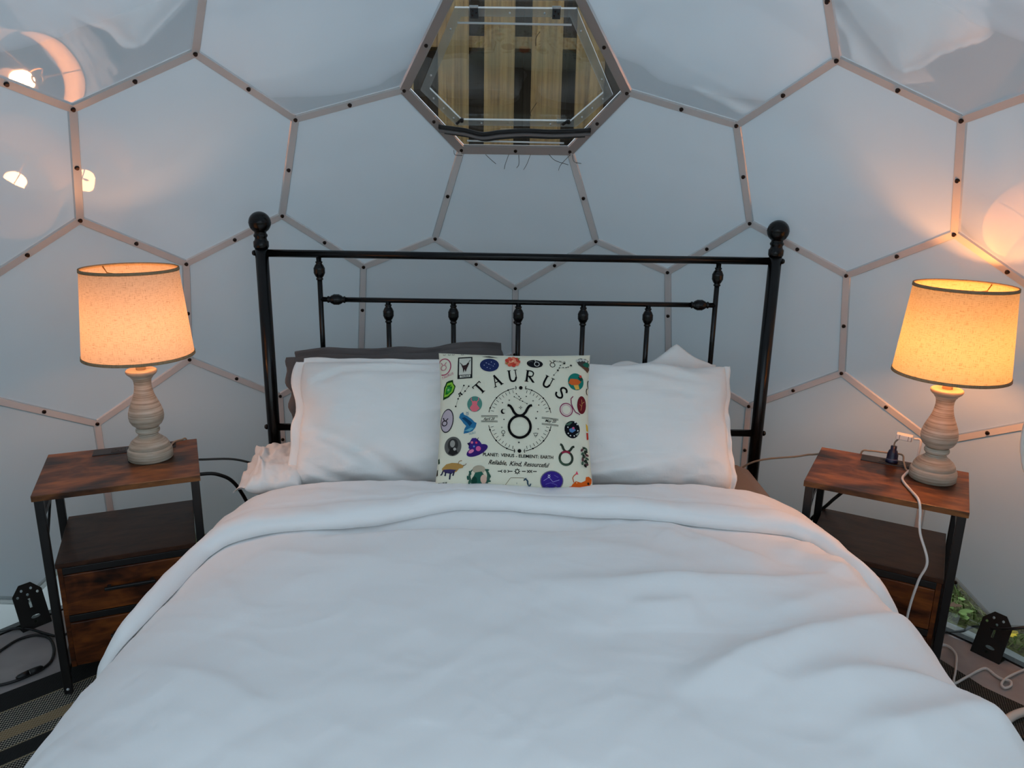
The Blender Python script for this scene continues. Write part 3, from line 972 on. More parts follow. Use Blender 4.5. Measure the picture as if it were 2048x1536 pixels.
# ------------------------------------------------------------------ bed frame with headboard
bed = empty('bed_frame', (0, 0, 0))
tag(bed, 'glossy black metal bed frame with a spindled headboard', 'bed')
HW = 0.775
Z_TOP, Z_MID, Z_LOW = 1.096, 0.9586, 0.5455


def bead_prof(r0, r1, h):
    """ridged oval bead on a rod, along z, centred on 0"""
    pr = [(r0 * 1.05, -h * 0.62), (r0 * 1.35, -h * 0.60), (r0 * 1.35, -h * 0.52)]
    for i in range(13):
        t = -1 + 2 * i / 12
        r = r1 * sqrt(max(0.0, 1 - (t * 0.86) ** 2))
        if i in (4, 8):
            r += 0.0009
        pr.append((r, t * h * 0.46))
    pr += [(r0 * 1.35, h * 0.52), (r0 * 1.35, h * 0.60), (r0 * 1.05, h * 0.62)]
    return pr


for sx in (-1, 1):
    x = sx * HW
    post = lathe('post', [(0.0195, 0.0), (0.0195, 1.128)], M_BLACK, bed, 28, origin=(x, 0, 0))
    fin = lathe('finial', [(0.0215, 1.112), (0.0225, 1.116), (0.0225, 1.130), (0.0190, 1.134), (0.0175, 1.138), (0.0175, 1.142), (0.0205, 1.146), (0.0205, 1.150), (0.0175, 1.154)] +
                [(0.0325 * cos(t), 1.186 + 0.0325 * sin(t) + (0.0006 if False else 0)) for t in [(-58 + 148 * i / 22) * pi / 180 for i in range(22)]] + [(0.0, 1.2185)],
                M_BLACK, bed, 32, origin=(x, 0, 0))
    lathe('seam_ring', [(0.0322, 1.1845), (0.0331, 1.1855), (0.0331, 1.1870), (0.0322, 1.188)], M_BLACK, fin, 32, False, origin=(x, 0, 0))
    for z in (Z_TOP, Z_LOW):
        lathe('bolt_cap', [(0.0085, 0.0), (0.0085, 0.005), (0.006, 0.009), (0.0, 0.0095)], M_BLACK, bed, 16, origin=(x + sx * 0.019, 0, z), axis=(sx, 0, 0))
lathe('top_rail', [(0.0115, -HW + 0.018), (0.0115, HW - 0.018)], M_BLACK, bed, 20, origin=(0, 0, Z_TOP), axis=(1, 0, 0))
lathe('middle_rail', [(0.0078, -0.605), (0.0078, 0.605)], M_BLACK, bed, 16, origin=(0, 0, Z_MID), axis=(1, 0, 0))
lathe('lower_rail', [(0.0115, -HW + 0.018), (0.0115, HW - 0.018)], M_BLACK, bed, 20, origin=(0, 0, Z_LOW), axis=(1, 0, 0))
for sx in (-1, 1):
    sp = lathe('outer_spindle', [(0.0078, Z_LOW), (0.0078, Z_TOP)], M_BLACK, bed, 16, origin=(sx * 0.605, 0, 0))
    lathe('bead', bead_prof(0.0078, 0.0170, 0.046), M_BLACK, sp, 24, origin=(sx * 0.605, 0, 1.046))
    lathe('rail_bead', bead_prof(0.0078, 0.0165, 0.044), M_BLACK, bed, 24, origin=(sx * 0.557, 0, Z_MID), axis=(1, 0, 0))
for k in range(-2, 3):
    sp = lathe('spindle', [(0.0078, Z_LOW), (0.0078, Z_MID)], M_BLACK, bed, 16, origin=(k * 0.1997, 0, 0))
    lathe('bead', bead_prof(0.0078, 0.0165, 0.046), M_BLACK, sp, 24, origin=(k * 0.1997, 0, 0.918))
for sx in (-1, 1):
    boxobj('side_rail', (sx * 0.735, -1.02, 0.235), (0.025, 2.02, 0.05), M_BLACKM, bed)
    boxobj('foot_leg', (sx * 0.735, -2.01, 0.115), (0.03, 0.03, 0.23), M_BLACKM, bed)
for k in range(7):
    boxobj('slat', (0, -0.2 - 0.29 * k, 0.252), (1.45, 0.07, 0.012), M_BLACKM, bed)

# ------------------------------------------------------------------ mattress
bm = bmesh.new()
box(bm, (0, -1.02, 0.362), (1.50, 2.00, 0.205), None, 0.055)
mtr = bmobj('mattress', bm, M_GREYSHEET, None, True)
tag(mtr, 'mattress in a taupe fitted sheet under the white duvet', 'mattress')

# ------------------------------------------------------------------ duvet
ZT = [(-2.2, .50), (-1.0, .515), (-.7, .520), (-.45, .517), (-.1, .51)]
TL = [(-2.2, .72), (-1.4, .725), (-1.08, .730), (-.96, .722), (-.45, .69), (-.1, .69)]
TR = [(-2.2, .75), (-1.36, .748), (-1.1, .738), (-.90, .730), (-.52, .71), (-.33, .67), (-.1, .67)]
ZB, NN = 0.16, 5.0
_dc = {}


def d_curve(y, side):
    k = (round(y, 4), side)
    if k in _dc:
        return _dc[k]
    zt = lerp_tab(y, ZT)
    t = lerp_tab(y, TL if side < 0 else TR)
    m = (t + 0.045 * side) / (1.342 - 0.5)
    h = zt - ZB
    q = NN / (NN - 1)
    a = ((t + m * 0.5 - m * ZB) ** q - (m * h) ** q) ** (1 / q)
    th = np.linspace(0, pi / 2, 500)
    x = a * np.sin(th) ** (2 / NN)
    z = ZB + h * np.cos(th) ** (2 / NN)
    x[0] = 0
    s = np.concatenate([[0], np.cumsum(np.hypot(np.diff(x), np.diff(z)))])
    _dc[k] = (x, z, s)
    return _dc[k]


def d_base(s, y):
    side = -1 if s < 0 else 1
    x, z, S = d_curve(y, side)
    a = min(abs(s), S[-1])
    extra = max(0.0, abs(s) - S[-1])
    return Vector((side * float(np.interp(a, S, x)), y, float(np.interp(a, S, z)) - extra))


def d_normal(s, y):
    e = 0.012
    a = d_base(s + e, y) - d_base(s - e, y)
    b = d_base(s, y + e) - d_base(s, y - e)
    n = a.cross(b)
    n.normalize()
    return n


def seg_dist(px, py, pts):
    best = (9, 0, 0)
    tot = len(pts) - 1
    for i in range(tot):
        ax, ay = pts[i]
        bx, by = pts[i + 1]
        dx, dy = bx - ax, by - ay
        L2 = dx * dx + dy * dy
        t = max(0, min(1, ((px - ax) * dx + (py - ay) * dy) / L2))
        qx, qy = ax + dx * t, ay + dy * t
        d = sqrt((px - qx) ** 2 + (py - qy) ** 2)
        if d < best[0]:
            sg = 1 if dx * (py - ay) - dy * (px - ax) > 0 else -1
            best = (d, (i + t) / tot, sg)
    return best


# creases: points (s, y), height, width on the near side, width on the far side
RIDGES = [
    ([(0.03, -.905), (.21, -.915), (.364, -.915), (.532, -.915), (.63, -.885), (.70, -.83), (.76, -.79)], 0.017, 0.014, 0.060),
    ([(.25, -1.25), (.322, -1.20), (.406, -1.15), (.504, -1.105), (.616, -1.065), (.742, -1.00), (.84, -.96)], 0.020, 0.016, 0.055),
    ([(.42, -1.25), (.504, -1.22), (.602, -1.20), (.70, -1.195), (.78, -1.225), (.86, -1.29)], 0.015, 0.014, 0.045),
    ([(.59, -.80), (.64, -.72), (.72, -.66)], 0.011, 0.014, 0.035),
    ([(.62, -.85), (.672, -.785), (.77, -.73)], 0.011, 0.014, 0.03),
    ([(.28, -.60), (.364, -.645), (.42, -.71), (.50, -.78), (.57, -.80)], 0.010, 0.022, 0.028),
    ([(.20, -1.0), (.28, -1.0), (.35, -.99)], 0.005, 0.012, 0.02),
    ([(.42, -1.04), (.546, -1.0), (.686, -.92), (.76, -.90)], 0.010, 0.014, 0.035),
    ([(.50, -1.34), (.60, -1.32), (.72, -1.27), (.82, -1.25)], 0.012, 0.018, 0.04),
    ([(-.62, -.74), (-.45, -.80), (-.30, -.82)], 0.005, 0.02, 0.03),
    ([(-.72, -.80), (-.60, -.92), (-.52, -1.05)], 0.004, 0.02, 0.03),
    ([(-.66, -1.15), (-.52, -1.22), (-.40, -1.32)], 0.005, 0.02, 0.03),
    ([(-.75, -1.30), (-.68, -1.38), (-.62, -1.5)], 0.007, 0.02, 0.035),
    ([(.05, -.70), (.25, -.76), (.40, -.86)], 0.005, 0.03, 0.04),
]
GROOVES = [([(-.50, -.69), (-.40, -.672), (-.308, -.655), (-.21, -.64), (.084, -.645), (.168, -.635), (.252, -.60)], 0.020, 0.012, 0.05),
           ([(.30, -.615), (.37, -.66), (.43, -.735)], 0.008, 0.02, 0.02)]


def d_relief(s, y):
    h = 0.0
    for pts, H, wn, wf in RIDGES:
        if y < min(p[1] for p in pts) - 0.15 or y > max(p[1] for p in pts) + 0.15:
            continue
        d, t, sg = seg_dist(s, y, pts)
        w = min(wf, 0.034) if sg > 0 else 0.085
        taper = min(1, t / 0.3 + 0.05) * min(1, (1 - t) / 0.25 + 0.25)
        h += 1.9 * H * taper * math.exp(-(d / w) ** 1.6)
    for pts, H, wn, wf in GROOVES:
        d, t, sg = seg_dist(s, y, pts)
        w = wf if sg > 0 else wn
        taper = min(1, t / 0.25) * min(1, (1 - t) / 0.25)
        h -= H * taper * math.exp(-(d / w) ** 2)
    p = Vector((s * 2.2, y * 3.4, 0.3))
    h += 0.007 * noise.noise(p) + 0.0035 * noise.noise(p * 3.1 + Vector((4, 1, 0)))
    p2 = Vector((s * 5 + y * 5, (y - s) * 13, 2.0))
    h += 0.0018 * noise.noise(p2) + 0.0009 * noise.noise(p2 * 2.3)
    w3 = noise.noise(Vector((s * 3.1, y * 3.1, 11.0)))
    h += 0.0011 * max(0.0, 1 - abs(noise.noise(Vector((s * 6 + 2 * w3, y * 9 + s * 4, 5.0)))) * 7)
    side = max(0.0, min(1.0, (abs(s) - 0.68) / 0.12))
    h += side * 0.006 * noise.noise(Vector((s * 4, y * 16, 7.0)))
    return h


def d_point(s, y, off=0.0):
    return d_base(s, y) + d_normal(s, y) * (d_relief(s, y) + off)


ss = list(np.linspace(-1.05, -0.9, 6)) + list(np.linspace(-0.89, 0.89, 220)) + list(np.linspace(0.9, 1.05, 6))
ys = list(np.linspace(-0.43, -1.62, 150)) + list(np.linspace(-1.64, -2.10, 22))
vs, fs = [], []
nS = len(ss)
for y in ys:
    for s in ss:
        vs.append(d_point(float(s), float(y)))
last = vs[-nS:]
for k in range(1, 9):                     # hangs over the foot end
    a = k / 8 * pi / 2
    for p in last:
        zb = 0.16
        vs.append(Vector((p.x, p.y - 0.08 * sin(a) - (0.02 if k == 8 else 0), p.z - 0.08 * (1 - cos(a)) - (max(0, p.z - 0.24) if k == 8 else 0))))
nR = len(vs) // nS
for r in range(nR - 1):
    for c in range(nS - 1):
        a = r * nS + c
        fs.append((a, a + 1, a + 1 + nS, a + nS))
duvet = empty('duvet', (0, -1.2, 0.16))
tag(duvet, 'rumpled white duvet covering the bed, top edge folded back', 'duvet')
mesh('cover', [v - duvet.location for v in vs], [f[::-1] for f in fs], M_DUVET, duvet, True)

# folded-back top band
YF = [(-1.02, -1.05), (-.86, -1.03), (-.80, -1.0), (-.775, -.93), (-.755, -.80), (-.735, -.71), (-.70, -.675), (-.616, -.668), (-.50, -.668), (-.40, -.655), (-.336, -.635), (-.224, -.585),
      (-.154, -.562), (-.03, -.556), (.14, -.578), (.266, -.598), (.434, -.635), (.56, -.645), (.66, -.635), (.71, -.655), (.745, -.72), (.765, -.79), (.80, -.825), (.86, -.84), (.93, -.82)]
YB = [(-1.02, -.60), (-.8, -.43), (-.6, -.405), (-.3, -.415), (0, -.435), (.3, -.42), (.6, -.40), (.75, -.42), (.86, -.56), (.93, -.72)]


def roll(s0, s1, H, name, seedv, yf, yb):
    vs, fs = [], []
    S = np.linspace(s0, s1, 190)
    K = 26
    for s in S:
        s = float(s)
        f_, b_ = lerp_tab(s, yf), lerp_tab(s, yb)
        f_ += 0.006 * noise.noise(Vector((s * 9, 3, seedv)))
        tip = min(1.0, (s - s0) / 0.06, (s1 - s) / 0.05)
        Hs = H * max(0.12, sqrt(max(0, tip))) * (1 + 0.25 * noise.noise(Vector((s * 5, 9, seedv))))
        for k in range(K):
            if k < K - 2:
                t = k / (K - 3)
                y = b_ + (f_ - b_) * (t if k else 0)
                prof = (1 - abs(2 * t - 1) ** 7) ** 0.5
                hh = Hs * prof * (0.80 + 0.35 * t)
                hh += (0.005 * noise.noise(Vector((s * 10 + y * 8, y * 16, seedv))) + 0.0025 * noise.noise(Vector((s * 34, y * 22 + s * 9, seedv + 4)))) * prof
                hh -= 0.0045 * math.exp(-((t - 0.70) / 0.022) ** 2)     # stitched hem line
                vs.append(d_base(s, y) + d_normal(s, y) * (0.6 * d_relief(s, y) + 0.003 + hh))
            else:
                y = f_ + (b_ - f_) * (0.2 if k == K - 2 else 0.8)
                vs.append(d_base(s, y) + d_normal(s, y) * (0.6 * d_relief(s, y) - 0.002))
    n = len(S)
    for i in range(n - 1):
        for k in range(K):
            a, b = i * K + k, i * K + (k + 1) % K
            fs.append((a, b, b + K, a + K))
    fs.append(tuple(range(K))[::-1])
    fs.append(tuple((n - 1) * K + k for k in range(K)))
    return mesh(name, [v - duvet.location for v in vs], fs, M_DUVET, duvet, True)


roll(-1.0, 0.925, 0.036, 'folded_edge', 1.0, YF, YB)

# ------------------------------------------------------------------ pillows
def pillow_outline(a, b, pinch, rnd, wob, seed, u, v, peak=None):
    x = a * u * (1 - pinch[0] * (1 - v * v)) * (1 - rnd * abs(v) ** 7)
    y = b * v * (1 - pinch[1] * (1 - u * u)) * (1 - rnd * abs(u) ** 7)
    if wob:
        y += wob * noise.noise(Vector((u * 2.2, 3.0 * (1 if v > 0 else -1), seed))) * v * v
        x += wob * noise.noise(Vector((v * 2.2, 7.0 * (1 if u > 0 else -1), seed))) * u * u
    if peak and v > 0:
        y += peak[1] * max(0.0, 1 - abs(u - peak[0]) / peak[2]) * v * v
    return x, y


def pillow_grid(a, b, T, nu=44, nv=34, pinch=(0.05, 0.05), relief=None, pw=0.5, rnd=0.0, wob=0.0, seed=0.0, peak=None):
    """closed cushion: front (+z) and back (-z) sheets sharing the rim; returns verts, faces"""
    def P(u, v, sg):
        x, y = pillow_outline(a, b, pinch, rnd, wob, seed, u, v, peak)
        e = max(0.0, (1 - u ** 4)) * max(0.0, (1 - v ** 4))
        z = T * e ** pw
        if relief and sg > 0:
            z += relief(u, v) * min(1.0, e * 4)
        return Vector((x, y, sg * z))
    us = [sin(pi / 2 * (-1 + 2 * i / nu)) for i in range(nu + 1)]
    us = [0.55 * q + 0.45 * (-1 + 2 * i / nu) for i, q in enumerate(us)]
    vv = [0.55 * sin(pi / 2 * (-1 + 2 * i / nv)) + 0.45 * (-1 + 2 * i / nv) for i in range(nv + 1)]
    vs, fs, idx = [], [], {}
    for sg in (1, -1):
        for i, u in enumerate(us):
            for j, v in enumerate(vv):
                if sg < 0 and (i in (0, nu) or j in (0, nv)):
                    idx[(sg, i, j)] = idx[(1, i, j)]
                    continue
                idx[(sg, i, j)] = len(vs)
                vs.append(P(u, v, sg))
    for sg in (1, -1):
        for i in range(nu):
            for j in range(nv):
                q = (idx[(sg, i, j)], idx[(sg, i + 1, j)], idx[(sg, i + 1, j + 1)], idx[(sg, i, j + 1)])
                fs.append(q if sg > 0 else q[::-1])
    return vs, fs


def lean_matrix(c, phi, yaw=0.0, roll_=0.0):
    X = Vector((1, 0, 0))
    Y = Vector((0, sin(phi), cos(phi)))
    Z = X.cross(Y)
    M = frame_matrix(Vector((0, 0, 0)), X, Y, Z)
    return Matrix.Translation(c) @ Matrix.Rotation(yaw, 4, 'Z') @ M @ Matrix.Rotation(roll_, 4, 'Z')


def folds_relief(lines, seed, amp=0.006):
    def f(u, v):
        h = amp * noise.noise(Vector((u * 1.8, v * 1.8, seed))) + amp * 0.5 * noise.noise(Vector((u * 4, v * 5, seed + 3)))
        h += amp * 0.25 * noise.noise(Vector((u * 7 + v * 4, v * 14, seed + 5)))
        for pts, H, w in lines:
            d, t, sg = seg_dist(u, v, pts)
            taper = min(1, t / 0.2 + 0.1) * min(1, (1 - t) / 0.3 + 0.1)
            h += 1.5 * H * taper * math.exp(-(d / w) ** 2)
        return h
    return f


def flange(name, edge_pts, out_dir, w, m, parent, seed, wave=0.008, nrm=Vector((0, 0, 1))):
    """open hem of a pillowcase: a wavy flat flap beyond the stuffed part, with thickness"""
    vs, fs = [], []
    n = len(edge_pts)
    for i, p in enumerate(edge_pts):
        for k in range(5):
            t = k / 4
            off = wave * t * noise.noise(Vector((i * 0.35, t * 1.5, seed))) * 2.2
            ww = w * (1 + 0.25 * noise.noise(Vector((i * 0.22, 4, seed))))
            q = p + out_dir * (ww * t) + nrm * off
            vs.append(q + nrm * 0.0022)
            vs.append(q - nrm * 0.0022)
    for i in range(n - 1):
        for k in range(4):
            a = (i * 5 + k) * 2
            b = ((i + 1) * 5 + k) * 2
            fs += [(a, a + 2, b + 2, b), (a + 1, b + 1, b + 3, a + 3)]
        a, b = (i * 5 + 4) * 2, ((i + 1) * 5 + 4) * 2
        fs.append((a, a + 1, b + 1, b))
    return mesh(name, vs, fs, m, parent, True)


def make_pillow(name, label, group, a, b, T, M, m, relief=None, flaps=(), pinch=(0.05, 0.05), pw=0.42, seed=0.0, nu=64, nv=48, rnd=0.05, wob=0.012, peak=None):
    e = empty(name)
    e.matrix_world = M
    tag(e, label, 'pillow', group)
    vs, fs = pillow_grid(a, b, T, nu, nv, relief=relief, pinch=pinch, pw=pw, rnd=rnd, wob=wob, seed=seed, peak=peak)
    mesh('pillowcase', vs, fs, m, e, True)
    for side, w, wave in flaps:
        n = 30
        if side in ('L', 'R'):
            sx = -1 if side == 'L' else 1
            pts = [Vector(pillow_outline(a, b, pinch, rnd, wob, seed, sx * 0.985, v) + (0,)) for v in [-1 + 2 * i / n for i in range(n + 1)]]
            flange('hem_flap', pts, Vector((sx, 0, 0)), w, m, e, seed + 1.3, wave)
        else:
            pts = [Vector(pillow_outline(a, b, pinch, rnd, wob, seed, u, 0.985) + (0,)) for u in [-1 + 2 * i / n for i in range(n + 1)]]
            flange('hem_flap', pts, Vector((0, 1, 0)), w, m, e, seed + 2.3, wave)
    return e


PG = 'bed pillows against the headboard'
rel_l = folds_relief([([(-.95, -.05), (-.5, -.35), (-.1, -.75), (.15, -.98)], -0.016, 0.10), ([(-.95, -.15), (-.55, -.5), (-.2, -.85)], 0.010, 0.10),
                      ([(-.1, .05), (.3, .35), (.75, .62)], -0.009, 0.10), ([(-.9, .55), (-.6, .82), (.1, .88), (.6, .80)], -0.010, 0.05),
                      ([(-.95, -.6), (-.6, -.85), (-.4, -.97)], -0.008, 0.06), ([(.0, .1), (.5, .3), (.8, .3)], 0.007, 0.12)], 11.0, 0.018)
rel_r = folds_relief([([(-.9, -.80), (-.4, -.62), (.1, -.45), (.5, -.42)], -0.010, 0.06), ([(-.9, -.9), (-.3, -.78), (.3, -.62)], 0.008, 0.07),
                      ([(-.5, .22), (.2, .18), (.8, .10)], -0.006, 0.05), ([(-.1, .92), (.3, .80), (.75, .68)], -0.009, 0.05), ([(-.2, .62), (.3, .55), (.8, .45)], -0.006, 0.04),
                      ([(-.6, -.1), (.0, -.05), (.7, -.15)], -0.005, 0.04)], 23.0, 0.013)
make_pillow('pillow', 'plump white pillow leaning on the headboard at the left, creased diagonally', PG, 0.310, 0.190, 0.068, lean_matrix((-0.325, -0.240, 0.638), radians(28), 0.03, 0.0), M_WHITE,
            rel_l, (('L', 0.030, 0.006), ('T', 0.016, 0.004)), seed=2.0)
make_pillow('pillow', 'plump white pillow leaning on the headboard at the right, nearest the front', PG, 0.298, 0.190, 0.068, lean_matrix((0.315, -0.240, 0.642), radians(28), -0.03, 0.0), M_WHITE,
            rel_r, (('R', 0.018, 0.008),), seed=5.0)
make_pillow('pillow', 'charcoal grey pillow tucked behind the left white pillow', PG, 0.330, 0.172, 0.028, lean_matrix((-0.355, -0.075, 0.645), radians(8), 0.0, 0.055), M_GREY,
            folds_relief([], 31.0, 0.01), (('L', 0.030, 0.012), ('T', 0.020, 0.008)), seed=8.0)
make_pillow('pillow', 'white pillow behind the right pillow with one corner peaking above it', PG, 0.165, 0.165, 0.018, lean_matrix((0.440, -0.105, 0.634), radians(9), 0.0, 0.0), M_WHITE,
            folds_relief([], 41.0, 0.008), seed=9.0, peak=(0.25, 0.054, 0.66))
make_pillow('pillow', 'charcoal grey pillow mostly hidden behind the cushion and right pillow', PG, 0.27, 0.150, 0.016, lean_matrix((0.27, -0.050, 0.620), radians(6), 0.0, 0.0), M_GREY,
            folds_relief([], 43.0, 0.008), seed=12.0)
make_pillow('pillow', 'crumpled white pillow end poking out beside the left pillows', PG, 0.075, 0.170, 0.036, Matrix.Translation((-0.685, -0.235, 0.505)) @ Matrix.Rotation(0.12, 4, 'Z'), M_WHITE,
            folds_relief([([(-1, .5), (-.7, .1), (-.85, -.5)], 0.010, 0.12), ([(-.9, .8), (-.6, .4), (-.5, 0)], -0.009, 0.12), ([(-.95, -.2), (-.6, -.4), (-.4, -.8)], 0.012, 0.07)], 51.0, 0.010), (('L', 0.030, 0.008),), seed=15.0)
# ------------------------------------------------------------------ printed cushion
CU_A, CU_B, CU_T = 0.210, 0.191, 0.046
CU_PINCH = (0.045, 0.035)
CU_M = lean_matrix((-0.012, -0.362, 0.693), radians(31), 0.02, -0.004)


def cu_relief(u, v):
    h = 0.0045 * noise.noise(Vector((u * 1.6, v * 1.6, 77.0))) + 0.0015 * noise.noise(Vector((u * 4, v * 4, 78.0)))
    d, t, sg = seg_dist(u, v, [(-1.0, 0.52), (-0.75, 0.46), (-0.5, 0.50)])
    h -= 0.007 * math.exp(-(d / 0.07) ** 2)
    d, t, sg = seg_dist(u, v, [(-1.0, -0.62), (-0.7, -0.66), (-0.4, -0.62)])
    h -= 0.006 * math.exp(-(d / 0.07) ** 2)
    d, t, sg = seg_dist(u, v, [(1.0, -0.35), (0.8, -0.3), (0.7, 0.0)])
    h -= 0.005 * math.exp(-(d / 0.08) ** 2)
    return h


cushion = make_pillow('cushion', 'cream square cushion printed with zodiac bull motifs and TAURUS lettering', None, CU_A, CU_B, CU_T, CU_M, M_CANVAS, cu_relief, (), CU_PINCH, 0.45, nu=130, nv=130, rnd=0.0, wob=0.0)
cushion['category'] = 'cushion'


def cu_front(x, y, off=0.0009):
    u, v = x / CU_A, y / CU_B
    for _ in range(4):
        v = y / (CU_B * (1 - CU_PINCH[1] * (1 - u * u)))
        u = x / (CU_A * (1 - CU_PINCH[0] * (1 - v * v)))
    u = max(-1.0, min(1.0, u))
    v = max(-1.0, min(1.0, v))
    e = max(0.0, (1 - u ** 4)) * max(0.0, (1 - v ** 4))
    z = CU_T * e ** 0.45 + cu_relief(u, v) * min(1.0, e * 4)
    x = CU_A * u * (1 - CU_PINCH[0] * (1 - v * v))
    y = CU_B * v * (1 - CU_PINCH[1] * (1 - u * u))
    return Vector((x, y, z + off))


# print artwork is laid out on a 1635 x 1536 sheet (as the print itself), centre 815,745
def sh(X, Y):
    return ((X - 815) / 1530 * 2 * CU_A, (750 - Y) / 1365 * 2 * CU_B)


_pm = {}


def ink(r, g, b):
    k = (r, g, b)
    if k not in _pm:
        _pm[k] = mat('print_ink_%d' % len(_pm), rgb(r, g, b), 0.85, spec=0.1)
    return _pm[k]


K = (14, 13, 14)


class Print:
    """one printed motif: flat coloured shapes laid on the cloth"""
    def __init__(self, name):
        self.name, self.v, self.f, self.m, self.mats, self.layer = name, [], [], [], [], 0

    def mi(self, c):
        m = ink(*c)
        if m not in self.mats:
            self.mats.append(m)
        return self.mats.index(m)

    def face(self, pts, c):
        o = len(self.v)
        self.v += [cu_front(*sh(*p), 0.0011 + 0.0003 * self.layer) for p in pts]
        self.f.append(tuple(range(o, o + len(pts))))
        self.m.append(self.mi(c))

    def poly(self, pts, c):
        from mathutils.geometry import tessellate_polygon
        P = [Vector((x, y, 0)) for x, y in pts]
        todo = [tuple(P[i] for i in t) for t in tessellate_polygon([P])]
        mi = self.mi(c)
        while todo:
            t = todo.pop()
            e = [(t[(i + 1) % 3] - t[i]).length for i in range(3)]
            k = e.index(max(e))
            if e[k] > 34:
                m = (t[k] + t[(k + 1) % 3]) / 2
                todo += [(t[k], m, t[(k + 2) % 3]), (m, t[(k + 1) % 3], t[(k + 2) % 3])]
                continue
            o = len(self.v)
            self.v += [cu_front(*sh(q.x, q.y), 0.0011 + 0.0003 * self.layer) for q in t]
            self.f.append((o, o + 1, o + 2))
            self.m.append(mi)
        self.layer += 1

    def disc(self, X, Y, r, c, ry=None, rot=0.0, n=28):
        ry = ry or r
        o = len(self.v)
        rings = 3
        self.v.append(cu_front(*sh(X, Y), 0.0011 + 0.0003 * self.layer))
        for k in range(1, rings + 1):
            for p in circle2(X, Y, r * k / rings, n, ry * k / rings, rot):
                self.v.append(cu_front(*sh(*p), 0.0011 + 0.0003 * self.layer))
        for i in range(n):
            j = (i + 1) % n
            self.f.append((o, o + 1 + i, o + 1 + j))
            self.m.append(self.mi(c))
            for k in range(rings - 1):
                a, b = o + 1 + k * n, o + 1 + (k + 1) * n
                self.f.append((a + i, b + i, b + j, a + j))
                self.m.append(self.mi(c))
        self.layer += 1

    def stroke(self, pts, w, c, closed=False, up=True):
        """poly line of width w with round-ish joins"""
        if not isinstance(w, (list, tuple)):
            q = list(pts) + ([pts[0]] if closed else [])
            pts = []
            for a, b in zip(q, q[1:]):
                m = max(1, int(math.hypot(b[0] - a[0], b[1] - a[1]) / 22))
                pts += [(a[0] + (b[0] - a[0]) * i / m, a[1] + (b[1] - a[1]) * i / m) for i in range(m)]
            if not closed:
                pts.append(q[-1])
        n = len(pts)
        P = [Vector((x, y)) for x, y in pts]
        L = []
        for i in range(n):
            a = P[i - 1] if (i or closed) else P[i]
            b = P[(i + 1) % n] if (i < n - 1 or closed) else P[i]
            d = b - a
            if d.length < 1e-6:
                d = Vector((1, 0))
            d.normalize()
            nn = Vector((-d.y, d.x))
            ww = w[i] if isinstance(w, (list, tuple)) else w
            L.append((P[i] + nn * ww / 2, P[i] - nn * ww / 2))
        o = len(self.v)
        for a, b in L:
            self.v.append(cu_front(*sh(a.x, a.y), 0.0011 + 0.0003 * self.layer))
            self.v.append(cu_front(*sh(b.x, b.y), 0.0011 + 0.0003 * self.layer))
        for i in range(n if closed else n - 1):
            a, b = o + 2 * i, o + 2 * ((i + 1) % n)
            self.f.append((a, b, b + 1, a + 1))
            self.m.append(self.mi(c))
        if up:
            self.layer += 1

    def arc(self, X, Y, r, a0, a1, w, c, n=40, ry=None, up=True):
        ry = ry or r
        self.stroke([(X + r * cos(radians(a0 + (a1 - a0) * i / n)), Y - ry * sin(radians(a0 + (a1 - a0) * i / n))) for i in range(n + 1)], w, c, up=up)

    def text(self, s, X, Y, h, c, rot=0.0, shear=0.0, w=None, bold=0.0):
        vs, fs = text_mesh(s, 1.0, shear=shear, bold=bold)
        xs = [v.x for v in vs]
        ww = (max(xs) - min(xs)) or 1
        kx = (w / ww) if w else h / 0.72
        ky = h / 0.72
        o = len(self.v)
        ca, sa = cos(rot), sin(rot)
        for v in vs:
            x, y = v.x * kx, -v.y * ky
            self.v.append(cu_front(*sh(X + x * ca - y * sa, Y + x * sa + y * ca), 0.0011 + 0.0003 * self.layer))
        for f in fs:
            self.f.append(tuple(o + i for i in f))
            self.m.append(self.mi(c))
        self.layer += 1

    def done(self, label=None):
        o = mesh(self.name, self.v, self.f, self.mats, cushion, False, self.m)
        if label:
            o['label'] = label
        return o


def star(X, Y, r, n=5, q=0.42, rot=-pi / 2):
    return [(X + (r if i % 2 == 0 else r * q) * cos(rot + pi * i / n), Y + (r if i % 2 == 0 else r * q) * sin(rot + pi * i / n)) for i in range(2 * n)]


def glyph(p, X, Y, s, w, c, rot=0.0):
    """bull sign: ring with two horns; s = ring radius"""
    def R(x, y):
        return (X + (x * cos(rot) - y * sin(rot)) * s, Y + (x * sin(rot) + y * cos(rot)) * s)
    p.stroke([R(cos(2 * pi * i / 36), sin(2 * pi * i / 36)) for i in range(36)], w, c, True, up=False)
    for sg in (-1, 1):
        pts = [R(sg * x, y) for x, y in ((0.02, -1.0), (0.28, -1.08), (0.55, -1.35), (0.72, -1.68), (0.92, -1.92), (1.14, -1.98))]
        pts = [(v.x, v.y) for v in catmull([(x, y, 0) for x, y in pts], 4)]
        p.stroke(pts, w, c, up=False)
    p.layer += 1


